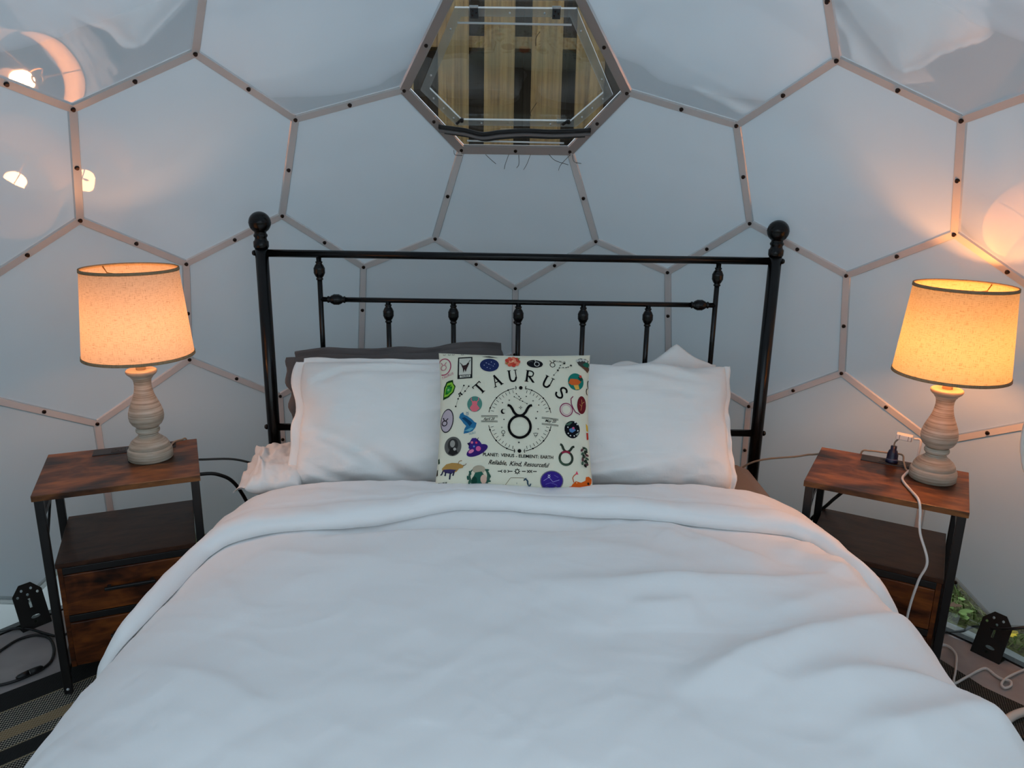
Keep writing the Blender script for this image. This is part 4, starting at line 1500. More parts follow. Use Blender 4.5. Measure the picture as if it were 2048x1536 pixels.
# --- serif capitals drawn as strokes in a unit box (x 0..1, y 0 bottom .. 1 top)
def serif_letter(p, ch, X, Y, h, rot):
    asp = 0.78
    th, tn = 0.17, 0.075

    def T(x, y):
        dx, dy = (x - 0.5) * asp * h, (0.5 - y) * h
        return (X + dx * cos(rot) - dy * sin(rot), Y + dx * sin(rot) + dy * cos(rot))

    def S(pts, w):
        p.stroke([T(*q) for q in pts], w * h, K, up=False)

    def bez(pts, k=8):
        return [(v.x, v.y) for v in catmull([(x, y, 0) for x, y in pts], k)]
    if ch == 'T':
        S([(0.5, 0.0), (0.5, 1.0)], th)
        S([(0.02, 0.965), (0.98, 0.965)], tn)
        S([(0.04, 1.0), (0.0, 0.80)], tn)
        S([(0.96, 1.0), (1.0, 0.80)], tn)
        S([(0.28, 0.025), (0.72, 0.025)], tn * 0.8)
    elif ch == 'A':
        S([(0.12, 0.0), (0.50, 1.0)], tn)
        S([(0.46, 1.0), (0.88, 0.0)], th)
        S([(0.25, 0.36), (0.72, 0.36)], tn)
        S([(-0.04, 0.025), (0.28, 0.025)], tn * 0.8)
        S([(0.70, 0.025), (1.06, 0.025)], tn * 0.8)
    elif ch == 'U':
        S(bez([(0.16, 1.0), (0.16, 0.35), (0.26, 0.10), (0.48, 0.03), (0.70, 0.10), (0.84, 0.35)]), th * 0.9)
        S([(0.84, 0.3), (0.84, 1.0)], tn)
        S([(-0.04, 0.975), (0.36, 0.975)], tn * 0.8)
        S([(0.66, 0.975), (1.02, 0.975)], tn * 0.8)
    elif ch == 'R':
        S([(0.2, 0.0), (0.2, 1.0)], th)
        S(bez([(0.2, 0.96), (0.55, 0.97), (0.80, 0.86), (0.82, 0.70), (0.70, 0.52), (0.2, 0.48)]), tn * 1.3)
        S([(0.42, 0.48), (0.95, 0.02)], th * 0.9)
        S([(0.0, 0.025), (0.40, 0.025)], tn * 0.8)
        S([(0.0, 0.975), (0.30, 0.975)], tn * 0.8)
        S([(0.82, 0.025), (1.06, 0.03)], tn * 0.8)
    elif ch == 'S':
        S(bez([(0.86, 0.80), (0.72, 0.95), (0.48, 1.0), (0.24, 0.92), (0.15, 0.75), (0.28, 0.60), (0.55, 0.50), (0.80, 0.38), (0.88, 0.22), (0.72, 0.06), (0.46, 0.0), (0.22, 0.07), (0.10, 0.24)]), th * 0.9)
    p.layer += 1


for ch, X, Y, rot in (('T', 468, 462, -43), ('A', 632, 385, -25), ('U', 792, 335, -8), ('R', 960, 340, 8), ('U', 1135, 395, 27), ('S', 1268, 498, 48)):
    pt = Print('print_letter')
    serif_letter(pt, ch, X, Y, 118, radians(rot))
    pt.done('large black serif capital')

p = Print('print_zodiac_dial')
CX, CY, RR = 862, 765, 306
for a0, a1 in ((12, 80), (100, 168), (192, 260), (280, 348)):
    p.arc(CX, CY, RR, a0, a1, 6, K, 40, up=False)
    for k in range(9):
        a = radians(a0 + 4 + (a1 - a0 - 8) * k / 8)
        p.stroke([(CX + 262 * cos(a), CY - 262 * sin(a)), (CX + 292 * cos(a), CY - 292 * sin(a))], 4, K, up=False)
p.layer += 1
for a in (20, 42, 68, 112, 138, 160, 200, 222, 246, 294, 318, 340):
    p.disc(CX + RR * cos(radians(a)), CY - RR * sin(radians(a)), 8, K, n=10)
    p.layer -= 1
for yy in (458, 1068):
    p.disc(CX - 4 if yy > 700 else CX + 8, yy, 18, K, n=18)
    for sg in (-1, 1):
        x0 = (CX - 4 if yy > 700 else CX + 8) + sg * 52
        p.arc(x0 - sg * 16, yy, 20, 90 - sg * 80, 90 - sg * 80 + (-180 if sg > 0 else 180) * -0.0 + sg * -0.0 + 0, 1, K, 2) if False else None
        p.stroke([(x0 - sg * 12 * cos(t) + sg * 6, yy + 20 * sin(t)) for t in [(-70 + 140 * i / 10) * pi / 180 for i in range(11)]], [2, 4, 6, 7, 8, 8, 8, 7, 6, 4, 2], K)
glyph(p, 860, 838, 104, 24, K)
p.poly(star(868, 655, 22, 4, 0.25), K)
p.disc(868, 655, 4, (226, 222, 200))
for X, Y, r in ((758, 585, 12), (988, 590, 12), (688, 848, 12), (1036, 860, 12)):
    p.poly(star(X, Y, r, 4, 0.25), K)
for X, Y in ((692, 612), (708, 772), (922, 548), (1042, 632), (1030, 697)):
    p.disc(X, Y, 6, K, n=10)
p.poly(star(1016, 760, 13), K)
p.poly(star(852, 990, 13), K)
cres = [(702 - 24 * cos(t), 697 - 24 * sin(t)) for t in [(-130 + 260 * i / 16) * pi / 180 for i in range(17)]]
cres = [(700 + 24 * cos(t), 697 + 24 * sin(t)) for t in [(50 + 260 * i / 16) * pi / 180 for i in range(17)]] + [(712 + 19 * cos(t), 693 + 19 * sin(t)) for t in [(295 - 230 * i / 14) * pi / 180 for i in range(15)]]
p.poly(cres, K)
p.arc(702, 895, 16, 0, 360, 5, K, 18)
p.stroke([(702, 911), (702, 938)], 5, K, up=False)
p.stroke([(690, 925), (714, 925)], 5, K)
p.stroke([(990, 903), (1034, 903), (1012, 942)], 5, K, True)
p.stroke([(998, 925), (1026, 925)], 4, K)
con = [(805, 555), (858, 585), (886, 598), (928, 622)]
p.stroke(con, 3, K, up=False)
p.stroke([(825, 525), (852, 553), (866, 578)], 2, K)
for q in con + [(825, 525), (852, 553), (868, 572)]:
    p.disc(q[0], q[1], 6, K, n=8)
    p.layer -= 1
p.done('round dial with bull sign and tick marks')

p = Print('print_date')
for y0 in (735, 745, 785, 795):
    p.stroke([(488, y0), (648, y0)], 4, K, up=False)
p.text('April 20', 562, 766, 24, K, 0.0, 0.35, 108, 0.012)
p.done()
p = Print('print_date')
for y0, dy in ((745, 14), (755, 14), (803, 14), (813, 14)):
    p.stroke([(1072, y0), (1234, y0 + dy)], 4, K, up=False)
p.text('May 20', 1155, 782, 26, K, 0.05, 0.35, 108, 0.012)
p.done()
for w_, X, Y, W_ in (('PLANET:', 586, 1107, 152), ('VENUS', 746, 1112, 128), ('-', 830, 1118, 14), ('ELEMENT:', 946, 1120, 190), ('EARTH', 1120, 1126, 122)):
    p = Print('print_word')
    p.text(w_, X, Y, 30, K, 0.04, 0, W_, 0.022)
    p.done()
for w_, X, Y, W_ in (('Reliable,', 650, 1180, 176), ('Kind,', 820, 1190, 118), ('Resourceful', 1014, 1198, 244)):
    p = Print('print_word')
    p.text(w_, X, Y, 42, K, 0.045, 0.4, W_, 0.014)
    p.done()
yc = 1258
p = Print('print_ornament')
p.poly(star(838, yc, 32, 8, 0.5), K)
p.disc(838, yc, 12, (226, 222, 200))
p.done()
for sg in (-1, 1):
    p = Print('print_ornament')
    p.stroke([(838 + sg * 45, yc), (838 + sg * 80, yc)], 7, K, up=False)
    p.stroke([(838 + sg * 150, yc), (838 + sg * 185, yc)], 7, K, up=False)
    p.arc(838 + sg * 117, yc, 9, 0, 360, 6, K, 12, up=False)
    p.arc(838 + sg * 92, yc, 10, -90, 90, 6, K, 8, up=False)
    p.arc(838 + sg * 142, yc, 10, 90, 270, 6, K, 8, up=False)
    p.done()

PK, MR = (196, 96, 132), (128, 40, 74)
# --- badges round the edge
p = Print('print_badge'); p.arc(112, 230, 68, -110, 200, 9, (176, 44, 92), 40, 84); glyph(p, 108, 240, 26, 8, (196, 132, 138)); p.text('TAURUS', 150, 328, 26, (190, 92, 122), -0.35, 0.2, 120); p.done()
p = Print('print_badge'); p.poly([(250, 138), (392, 130), (396, 360), (250, 368)], (28, 28, 30)); p.poly([(262, 152), (380, 146), (382, 322), (264, 328)], (206, 204, 190)); p.poly([(272, 334), (376, 328), (376, 350), (272, 356)], (206, 204, 190)); p.text('TAURUS', 324, 343, 16, K, -0.05, 0, 80, 0.02)
p.poly([(282, 210), (300, 232), (330, 224), (350, 200), (362, 206), (350, 240), (338, 268), (330, 300), (318, 270), (306, 306), (300, 262), (290, 240)], (58, 40, 40)); p.stroke([(270, 200), (296, 226)], 5, K); p.stroke([(344, 222), (372, 168)], 5, K); p.done('dark tarot card with a bull')
p = Print('print_badge'); p.disc(562, 222, 94, (36, 48, 92), 72); p.layer += 1
for X, Y in ((530, 200), (556, 214), (580, 190), (600, 236), (540, 250), (570, 262), (612, 212), (510, 226)):
    p.disc(X, Y, 4, (210, 215, 230), n=6); p.layer -= 1
p.stroke([(530, 200), (556, 214), (600, 236)], 2, (120, 130, 170)); p.done('blue star-chart badge')
p = Print('print_badge')
for i in range(9):
    a = i * 2 * pi / 9; p.disc(790 + 48 * cos(a), 184 + 32 * sin(a), 30, [(222, 92, 70), (236, 130, 100), (206, 70, 58)][i % 3], 24, a, 14)
for i in range(5):
    a = i * 2 * pi / 5 + .4; p.disc(792 + 22 * cos(a), 184 + 16 * sin(a), 20, [(240, 150, 118), (214, 78, 60)][i % 2], 16, a, 12)
p.disc(790, 184, 12, (250, 180, 140)); p.poly([(716, 206), (746, 196), (740, 214)], (120, 130, 60)); p.poly([(840, 150), (864, 146), (850, 170)], (120, 130, 60)); p.done('coral flower')
p = Print('print_badge'); p.disc(1010, 204, 80, (26, 26, 30), 44, 0.05); p.arc(1030, 208, 24, 0, 360, 6, (214, 214, 206), 20); p.stroke([(1024, 184), (1012, 170), (1016, 160)], 5, (214, 214, 206)); p.stroke([(948, 190), (970, 178), (990, 186)], 4, (120, 120, 120)); p.done('black oval badge')
p = Print('print_constellation'); glyph(p, 1186, 212, 24, 6, K); p.text('TAURUS', 1252, 172, 20, (60, 58, 56), 0.12, 0, 130)
con = [(1304, 192), (1264, 215), (1252, 245), (1236, 272), (1196, 322)]
con2 = [(1252, 245), (1290, 240), (1320, 238), (1340, 232), (1370, 212)]
p.stroke(con, 2, K, up=False); p.stroke(con2, 2, K)
for q in (con[0], con[3], con2[4]): p.poly(star(q[0], q[1], 16), K); p.layer -= 1
for q in con + con2: p.disc(q[0], q[1], 6, K, n=8); p.layer -= 1
p.done('black star constellation')
p = Print('print_badge'); p.poly([(1424, 150), (1470, 122), (1530, 126), (1572, 150), (1578, 205), (1540, 272), (1500, 230), (1450, 200)], (70, 66, 62)); p.poly([(1490, 190), (1530, 160), (1574, 166), (1574, 210), (1520, 214)], (38, 104, 84)); p.poly([(1470, 212), (1572, 216), (1540, 268)], (104, 72, 56))
for X, Y in ((1440, 152), (1470, 146), (1500, 140), (1530, 148)): p.disc(X, Y, 16, (196, 196, 188), n=10)
p.done('mountain motif')
p = Print('print_badge'); p.poly([(112, 566), (118, 440), (140, 386), (160, 378), (205, 372), (210, 404), (232, 432), (216, 500), (168, 546)], (24, 60, 20)); p.poly([(122, 540), (130, 450), (150, 398), (196, 392), (222, 440), (204, 496), (158, 534)], (140, 196, 62)); p.poly([(132, 516), (140, 454), (162, 416), (200, 436), (192, 488), (156, 516)], (30, 108, 38)); p.disc(164, 470, 24, (46, 150, 58), 34); glyph(p, 164, 474, 7, 3, (206, 224, 170)); p.done('green geode badge')
p = Print('print_constellation'); con = [(240, 640), (262, 568), (276, 540), (282, 508), (314, 430)]; con2 = [(276, 540), (298, 526), (328, 492), (362, 438)]
p.stroke(con, 2, K, up=False); p.stroke(con2, 2, K)
for q in con + con2 + [(290, 520), (270, 520)]: p.disc(q[0], q[1], 8, K, n=8); p.layer -= 1
p.done('black dotted constellation')
p = Print('print_badge'); p.disc(424, 622, 72, (84, 138, 124), 76); p.poly([(376, 660), (400, 625), (396, 600), (424, 590), (450, 602), (446, 628), (474, 664), (440, 694), (400, 694)], (226, 112, 122)); p.stroke([(404, 600), (388, 580), (392, 562)], 8, (226, 112, 122)); p.stroke([(444, 600), (462, 582), (458, 562)], 8, (226, 112, 122)); p.done('green and pink round badge')
p = Print('print_badge'); p.disc(158, 774, 64, (38, 34, 40), 116, 0.1); p.disc(157, 774, 56, (186, 172, 180), 106, 0.1); glyph(p, 134, 796, 24, 9, (34, 30, 36), 0.2); p.done('grey oval badge with bull sign')
p = Print('print_badge'); p.poly([(276, 752), (286, 716), (314, 698), (322, 724), (352, 736), (400, 770), (426, 796), (446, 806), (436, 846), (408, 882), (360, 900), (322, 906), (330, 860), (346, 834), (318, 806), (300, 780)], (46, 112, 152)); p.poly([(300, 756), (330, 748), (380, 784), (404, 806), (380, 838), (352, 800)], (24, 66, 100)); p.poly([(330, 880), (390, 850), (420, 856), (380, 886)], (104, 168, 184)); glyph(p, 354, 718, 10, 4, (70, 120, 150)); p.text('TAURUS', 404, 906, 20, (110, 150, 160), -0.25, 0.2, 68); p.done('blue watercolour figure')
p = Print('print_badge'); p.disc(222, 1024, 82, (96, 94, 90), 92); p.disc(222, 1010, 50, (58, 56, 54), 60); p.disc(218, 1000, 24, (154, 150, 142), 34); p.poly([(176, 1090), (200, 1040), (246, 1040), (272, 1090), (222, 1112)], (40, 38, 38)); p.disc(240, 1052, 14, (180, 176, 168)); p.done('grey engraved round badge')
p = Print('print_badge'); p.disc(455, 1066, 108, (58, 34, 108), 46, -0.42); p.poly([(372, 1046), (378, 998), (404, 950), (440, 948), (480, 980), (510, 1024), (470, 1062), (410, 1072)], (64, 40, 122)); p.poly([(358, 1000), (384, 990), (382, 1030)], (30, 20, 60)); p.disc(466, 1050, 24, (218, 96, 150)); p.disc(398, 1076, 28, (226, 130, 170), 16, -0.5); p.disc(404, 992, 12, (226, 120, 150)); p.disc(446, 994, 11, (220, 70, 110)); p.disc(424, 1030, 9, (90, 140, 200)); p.stroke([(462, 980), (458, 960), (466, 946)], 5, (40, 20, 40)); p.done('purple flowered hat')
p = Print('print_bull'); p.poly([(120, 1230), (160, 1188), (214, 1176), (262, 1180), (300, 1190), (330, 1206), (318, 1228), (286, 1232), (262, 1262), (214, 1276), (160, 1262), (130, 1262)], (182, 140, 78)); p.poly([(130, 1240), (200, 1238), (262, 1246), (214, 1282), (150, 1270)], (66, 56, 96))
for a in ([(134, 1250), (120, 1284), (108, 1290)], [(160, 1262), (152, 1300)], [(204, 1272), (196, 1332)], [(240, 1262), (228, 1300)]): p.stroke(a, 13, (40, 40, 66))
p.stroke([(274, 1190), (286, 1164), (312, 1160)], 6, (150, 110, 60)); p.stroke([(322, 1204), (346, 1200), (354, 1186)], 6, (110, 90, 80)); p.text('TAURUS', 132, 1374, 28, K, -0.12, 0, 84, 0.03); p.poly(star(222, 1386, 20, 8, 0.3), (200, 30, 60)); p.done('watercolour bull')
p = Print('print_bull'); p.disc(478, 1310, 104, (64, 96, 82), 88); p.disc(474, 1300, 78, (226, 214, 190), 74); p.disc(474, 1244, 60, (176, 164, 142), 40); p.poly([(412, 1330), (440, 1272), (500, 1262), (530, 1300), (500, 1390), (450, 1390)], (40, 92, 78)); p.disc(520, 1330, 30, (216, 180, 160), 40); p.disc(432, 1344, 26, (26, 66, 54), 38)
for X, Y in ((370, 1320), (384, 1360), (552, 1250), (576, 1300), (570, 1348), (392, 1276)): p.disc(X, Y, 20, (46, 88, 74), 9, X * .7)
p.done('bull head in a green wreath')
p = Print('print_outline'); p.stroke([(716, 1392), (776, 1316), (900, 1316), (936, 1346)], 4, (120, 100, 70)); p.stroke([(836, 1356), (838, 1398)], 4, (90, 120, 120))
for X, Y, r in ((716, 1384, .5), (940, 1364, 1.2), (962, 1380, 2.1), (934, 1340, .9), (950, 1396, 1.6), (912, 1330, 2.4)): p.disc(X, Y, 18, (60, 84, 100), 7, r)
p.done('thin hexagon outline with leaves')
p = Print('print_badge'); p.disc(1168, 1340, 112, (120, 116, 124), 92); p.disc(1168, 1340, 103, (58, 40, 132), 84); p.stroke([(1090, 1340), (1140, 1310), (1180, 1350), (1240, 1330)], 5, (150, 140, 200)); p.stroke([(1110, 1370), (1160, 1356), (1220, 1376)], 4, (110, 100, 180)); p.stroke([(1190, 1290), (1230, 1310)], 4, (110, 100, 180)); glyph(p, 1140, 1304, 9, 4, (220, 216, 236)); p.done('purple marbled badge')
p = Print('print_bull'); OR = (216, 94, 28); p.poly([(1372, 1362), (1400, 1338), (1452, 1350), (1494, 1330), (1500, 1296), (1530, 1290), (1560, 1312), (1556, 1350), (1536, 1376), (1560, 1430), (1530, 1440), (1490, 1410), (1440, 1404), (1400, 1410), (1360, 1420), (1346, 1400)], OR); p.stroke([(1380, 1350), (1368, 1310), (1384, 1286), (1406, 1272)], 8, (196, 84, 40)); p.poly([(1394, 1276), (1408, 1246), (1424, 1278)], (220, 80, 110)); p.disc(1524, 1356, 12, (60, 30, 20)); p.disc(1350, 1404, 18, (226, 96, 130)); p.disc(1384, 1416, 14, (226, 96, 130)); p.disc(1548, 1436, 14, (214, 70, 60)); p.poly(star(1408, 1352, 9), (240, 200, 150)); p.done('orange leaping bull')
p = Print('print_bull_sign'); glyph(p, 1304, 1130, 62, 22, (52, 60, 50), 0.12)
p.arc(1304, 1130, 62, 50, 130, 20, (150, 44, 66), 14); p.arc(1304, 1130, 62, 190, 300, 20, (62, 84, 66), 18); p.done('floral bull sign')
p = Print('print_badge'); p.disc(1370, 850, 76, (18, 20, 26), 84); p.poly([(1300, 810), (1350, 776), (1376, 780), (1340, 812)], (70, 100, 84)); p.poly([(1340, 846), (1384, 826), (1406, 856), (1372, 880), (1346, 872)], (86, 130, 176)); p.disc(1382, 836, 12, (190, 90, 120))
for X, Y in ((1328, 830), (1420, 800), (1426, 860), (1330, 890), (1390, 910), (1400, 780), (1352, 910)): p.disc(X, Y, 7, (226, 226, 220), n=8); p.layer -= 1
p.poly([(1400, 896), (1440, 870), (1420, 908)], (150, 160, 150)); p.done('black galaxy badge')
p = Print('print_bull_sign'); p.arc(1314, 662, 62, 0, 360, 9, (150, 58, 96), 40); p.arc(1314, 662, 46, 0, 360, 5, (206, 150, 170), 30); p.stroke([(1384, 528), (1362, 552), (1364, 600), (1380, 640), (1404, 680), (1452, 702)], 9, (130, 44, 84)); p.done('magenta bull sign of rings')
p = Print('print_badge'); p.disc(1470, 605, 46, (110, 32, 40), 88, 0.05)
for q in ([(1470, 550), (1474, 600), (1460, 660)], [(1474, 590), (1500, 570)], [(1470, 620), (1450, 600)]): p.stroke(q, 4, (206, 150, 90))
p.done('dark red oval badge')
p = Print('print_badge'); p.disc(1415, 378, 80, (30, 120, 108), 86); p.poly([(1340, 396), (1360, 352), (1430, 352), (1470, 374), (1440, 408), (1370, 416)], (212, 100, 46)); p.poly([(1390, 416), (1440, 410), (1450, 452), (1410, 460)], (232, 178, 82)); p.poly([(1436, 330), (1470, 320), (1490, 350), (1460, 372)], (24, 70, 60)); p.disc(1462, 322, 14, (206, 70, 60)); p.done('teal and orange round badge')
p = Print('print_botanical')
for i in range(16):
    t = i / 15; p.disc(1490 + 26 * sin(i * 2.3), 1020 + 175 * t, 19, [(46, 62, 48), (70, 96, 76), (96, 60, 66), (30, 36, 32)][i % 4], 11, i * 1.1, 12)
p.stroke([(1470, 1010), (1500, 1090), (1490, 1190)], 4, (40, 44, 36)); p.done('dark botanical motif')
p = Print('print_flame'); p.poly([(1510, 780), (1530, 800), (1534, 860), (1516, 850)], (232, 176, 46)); p.poly([(1514, 870), (1534, 868), (1536, 930), (1518, 940)], (206, 54, 40)); p.done()
p = Print('print_border'); p.poly([(480, 122), (560, 118), (650, 140), (560, 134)], K); p.done()
p = Print('print_border')
for X in (110, 160, 200, 290): p.arc(X, 94, 12, 180, 360, 4, K, 8)
p.done()
p = Print('print_border')
for X, Y, ry in ((1554, 385, 40), (1538, 462, 32)): p.arc(X, Y, 14, 100, 260, 8, K, 10, ry)
p.done()
p = Print('print_border'); p.poly([(72, 1240), (80, 1236), (80, 1290), (66, 1300)], K); p.done()
p = Print('print_border'); p.poly([(80, 1140), (92, 1130), (98, 1176), (82, 1186)], (50, 70, 54)); p.done()

# ------------------------------------------------------------------ nightstands
NW, ND, NH = 0.381, 0.305, 0.570
LEG = 0.020


def nightstand(loc, yaw, label):
    t = empty('nightstand', loc, yaw)
    tag(t, label, 'nightstand', 'pair of rustic nightstands')
    boxobj('top_board', (0, 0, NH - 0.008), (NW, ND, 0.016), M_WOOD, t, 0.0015)
    lx, ly = NW / 2 - LEG / 2 - 0.004, ND / 2 - LEG / 2 - 0.004
    for sx in (-1, 1):
        for sy in (-1, 1):
            lg = boxobj('leg', (sx * lx, sy * ly, (NH - 0.016) / 2 + 0.004), (LEG, LEG, NH - 0.024), M_BLACKM, t, 0.002)
            lathe('foot', [(0.008, 0.0), (0.011, 0.002), (0.011, 0.007), (0.008, 0.008)], M_BLACKM, lg, 14, origin=(sx * lx, sy * ly, 0.0))
            if sy < 0:
                lathe('rivet', [(0.004, 0.0), (0.003, 0.0015), (0.0, 0.002)], M_BRIGHT, lg, 10, origin=(sx * lx, sy * ly - LEG / 2, 0.022), axis=(0, -1, 0))
        boxobj('side_bar', (sx * lx, 0, 0.512), (0.016, 2 * ly - LEG, 0.016), M_BLACKM, t, 0.001)
        boxobj('side_bar', (sx * lx, 0, 0.06), (0.016, 2 * ly - LEG, 0.016), M_BLACKM, t, 0.001)
        vs, fs = tube_data([(sx * (lx + 0.004), ly - 0.012, 0.545), (sx * (lx + 0.004), -ly + 0.012, 0.40)], 0.0035, 8)
        mesh('brace_rod', vs, fs, M_BLACKM, t, True)
    boxobj('shelf_board', (0, 0.002, 0.373), (NW - 2 * LEG - 0.014, ND - 0.008, 0.014), M_SHELF, t, 0.001)
    bx = NW - 2 * LEG - 0.018
    # carcass of the drawer box
    for sx in (-1, 1):
        boxobj('side_panel', (sx * (bx / 2 - 0.006), 0.004, 0.222), (0.012, ND - 0.02, 0.288), M_WOODF, t, 0.001)
    boxobj('back_panel', (0, ND / 2 - 0.012, 0.222), (bx - 0.024, 0.010, 0.288), M_WOODF, t, 0.001)
    boxobj('bottom_panel', (0, 0.004, 0.082), (bx - 0.024, ND - 0.03, 0.010), M_WOODF, t, 0.001)
    boxobj('front_rail', (0, -ND / 2 + 0.014, 0.356), (bx - 0.024, 0.016, 0.018), M_BLACKM, t, 0.001)
    boxobj('front_rail', (0, -ND / 2 + 0.014, 0.221), (bx - 0.024, 0.016, 0.018), M_BLACKM, t, 0.001)
    for z0, z1 in ((0.233, 0.346), (0.092, 0.210)):
        dr = boxobj('drawer', (0, -ND / 2 + 0.012, (z0 + z1) / 2), (bx - 0.026, 0.018, z1 - z0), M_WOODF, t, 0.002)
        zc = z1 - 0.048
        bm = bmesh.new()
        box(bm, (0.0, -ND / 2 - 0.012, zc), (0.120, 0.008, 0.009), None, 0.002)
        for sx in (-1, 1):
            box(bm, (sx * 0.050, -ND / 2 - 0.003, zc), (0.008, 0.016, 0.008))
        bmobj('handle', bm, M_BLACKM, dr)
    # outlet strip let into the back of the top
    os_ = boxobj('outlet_strip', (0.028, 0.118, NH + 0.0008), (0.212, 0.046, 0.0036), M_STRIPBLK, t, 0.001)
    for k in (-0.014, 0.034):
        boxobj('socket', (k, 0.118, NH + 0.0030), (0.036, 0.032, 0.0015), mat('socket_face', (0.02, 0.018, 0.018, 1), 0.5), os_, 0.0005)
        for dx, dy in ((-0.007, 0.003), (0.007, 0.003), (0.0, -0.008)):
            boxobj('slot', (k + dx, 0.118 + dy, NH + 0.0039), (0.0022 if dy > 0 else 0.004, 0.007 if dy > 0 else 0.004, 0.0006), M_SLOT, os_, 0)
    boxobj('usb_port', (0.084, 0.118, NH + 0.0030), (0.016, 0.008, 0.0015), M_SLOT, os_, 0.0003)
    boxobj('indicator', (0.104, 0.112, NH + 0.0030), (0.003, 0.004, 0.0014), M_BRIGHT, os_, 0.0003)
    return t


NSA = nightstand((-1.0625, -0.4023, 0), 0.395, 'rustic wood and black metal nightstand left of the bed')
NSB = nightstand((0.9958, -0.4173, 0), -0.524, 'rustic wood and black metal nightstand right of the bed, white cord draped over it')


M_TRIM = make_shade_mat('linen_trim', rgb(196, 176, 142), (0.35, 0.26, 0.17, 1))

# ------------------------------------------------------------------ table lamps
def lamp(loc, label, key, tint, bulb_col):
    t = empty('table_lamp', loc)
    tag(t, label, 'lamp', 'pair of turned-wood table lamps')
    lathe('base', [(r * 0.9, z * 0.95) for r, z in [(0.0, 0.0), (0.061, 0.0), (0.0635, 0.003), (0.0640, 0.022), (0.0625, 0.029), (0.0590, 0.033), (0.0565, 0.0345), (0.0575, 0.038), (0.0560, 0.043), (0.0505, 0.052),
                   (0.0410, 0.060), (0.0325, 0.066), (0.0275, 0.072), (0.0265, 0.079)]], M_LBASE, t, 56)
    lathe('ring', [(r * 0.92, z * 0.93) for r, z in [(0.0255, 0.078), (0.0290, 0.079), (0.0325, 0.083), (0.0335, 0.088), (0.0320, 0.093), (0.0285, 0.097), (0.0255, 0.098)]], M_LBASE, t, 48)
    lathe('body', [(r * 0.92, z * 0.93) for r, z in [(0.0240, 0.096), (0.0330, 0.100), (0.0410, 0.107), (0.0462, 0.117), (0.0485, 0.129), (0.0475, 0.142), (0.0440, 0.155), (0.0385, 0.169), (0.0325, 0.183), (0.0275, 0.197), (0.0245, 0.211),
                   (0.0232, 0.224), (0.0238, 0.234), (0.0262, 0.242), (0.0300, 0.246), (0.0295, 0.2485), (0.0330, 0.2505), (0.0400, 0.257), (0.0425, 0.262), (0.0420, 0.2665), (0.0390, 0.2690), (0.0, 0.2690)]], M_LBASE, t, 56)
    lathe('stem', [(0.0125, 0.248), (0.0125, 0.275), (0.0085, 0.277), (0.0085, 0.294)], mat('stem_wood', rgb(206, 176, 132), 0.5), t, 20)
    sk = lathe('socket', [(0.016, 0.290), (0.017, 0.292), (0.017, 0.312), (0.014, 0.318)], M_WPLAST, t, 24)
    # spiral bulb
    pts = []
    turns, n = 4.0, 72
    for i in range(n + 1):
        a = 2 * pi * turns * i / n
        rr = 0.021 * (1.0 if i < n * 0.85 else 1.0 - 0.75 * (i - n * 0.85) / (n * 0.15))
        pts.append((rr * cos(a), rr * sin(a), 0.328 + 0.066 * i / n))
    tube('spiral_bulb', pts, 0.0062, emit('bulb_glow_' + key, bulb_col, LAMP_POWER[key]), t, 6, False)
    lathe('bulb_base', [(0.014, 0.316), (0.022, 0.318), (0.022, 0.326), (0.010, 0.328)], M_WPLAST, sk, 20)
    z0, z1, r0, r1 = 0.288, 0.520, 0.1365, 0.1165
    pr = [(r0, z0), (r1, z1)]
    vs, fs = [], []
    seg = 72
    for i in range(seg):
        a = 2 * pi * i / seg
        for k in range(9):
            r = r0 + (r1 - r0) * k / 8
            vs.append((r * cos(a), r * sin(a), z0 + (z1 - z0) * k / 8))
    for i in range(seg):
        j = (i + 1) % seg
        for k in range(8):
            fs.append((i * 9 + k, j * 9 + k, j * 9 + k + 1, i * 9 + k + 1))
    shd = mesh('shade', vs, fs, tint, t, True)
    for r, z in ((r0, z0), (r1, z1)):
        sl = (r1 - r0) / (z1 - z0)
        h = 0.0075
        zz0, zz1 = (z, z + h) if z == z0 else (z - h, z)
        pf = [(r + (zz0 - z) * sl - 0.0016, zz0), (r + (zz0 - z) * sl + 0.0018, zz0), (r + (zz1 - z) * sl + 0.0018, zz1), (r + (zz1 - z) * sl - 0.0016, zz1), (r + (zz0 - z) * sl - 0.0016, zz0)]
        lathe('shade_trim', pf, M_TRIM, shd, 72, False)
    # spider fitting across the top
    lathe('fitter_ring', [(0.012, 0.496), (0.018, 0.496), (0.018, 0.499), (0.012, 0.499), (0.012, 0.496)], M_BRASS, shd, 20, False)
    for k in range(3):
        a = 2 * pi * k / 3 + 0.5
        vs, fs = tube_data([(0.016 * cos(a), 0.016 * sin(a), 0.4975), (0.10 * cos(a), 0.10 * sin(a), 0.4985), (0.1165 * cos(a), 0.1165 * sin(a), 0.514)], 0.0017, 6)
        mesh('spoke', vs, fs, M_BRASS, shd, True)
    for sgn in (-1, 1):
        vs, fs = tube_data(catmull([(sgn * 0.012, 0, 0.335), (sgn * 0.042, 0, 0.37), (sgn * 0.045, 0, 0.44), (sgn * 0.02, 0, 0.485), (sgn * 0.004, 0, 0.497)], 6), 0.0014, 6)
        mesh('harp', vs, fs, M_BRASS, t, True)
    return t


M_SHADE_B = make_shade_mat('linen_shade_warm', rgb(228, 206, 170), (0.26, 0.25, 0.17, 1))
lamp((-1.009, -0.347, NH), 'lit table lamp with a linen drum shade on the left nightstand', 'a', M_SHADE_A, (1.0, 0.42, 0.17, 1))
lamp((1.109, -0.428, NH), 'brighter lit table lamp with a linen drum shade beside the white cord', 'b', M_SHADE_B, (1.0, 0.37, 0.10, 1))


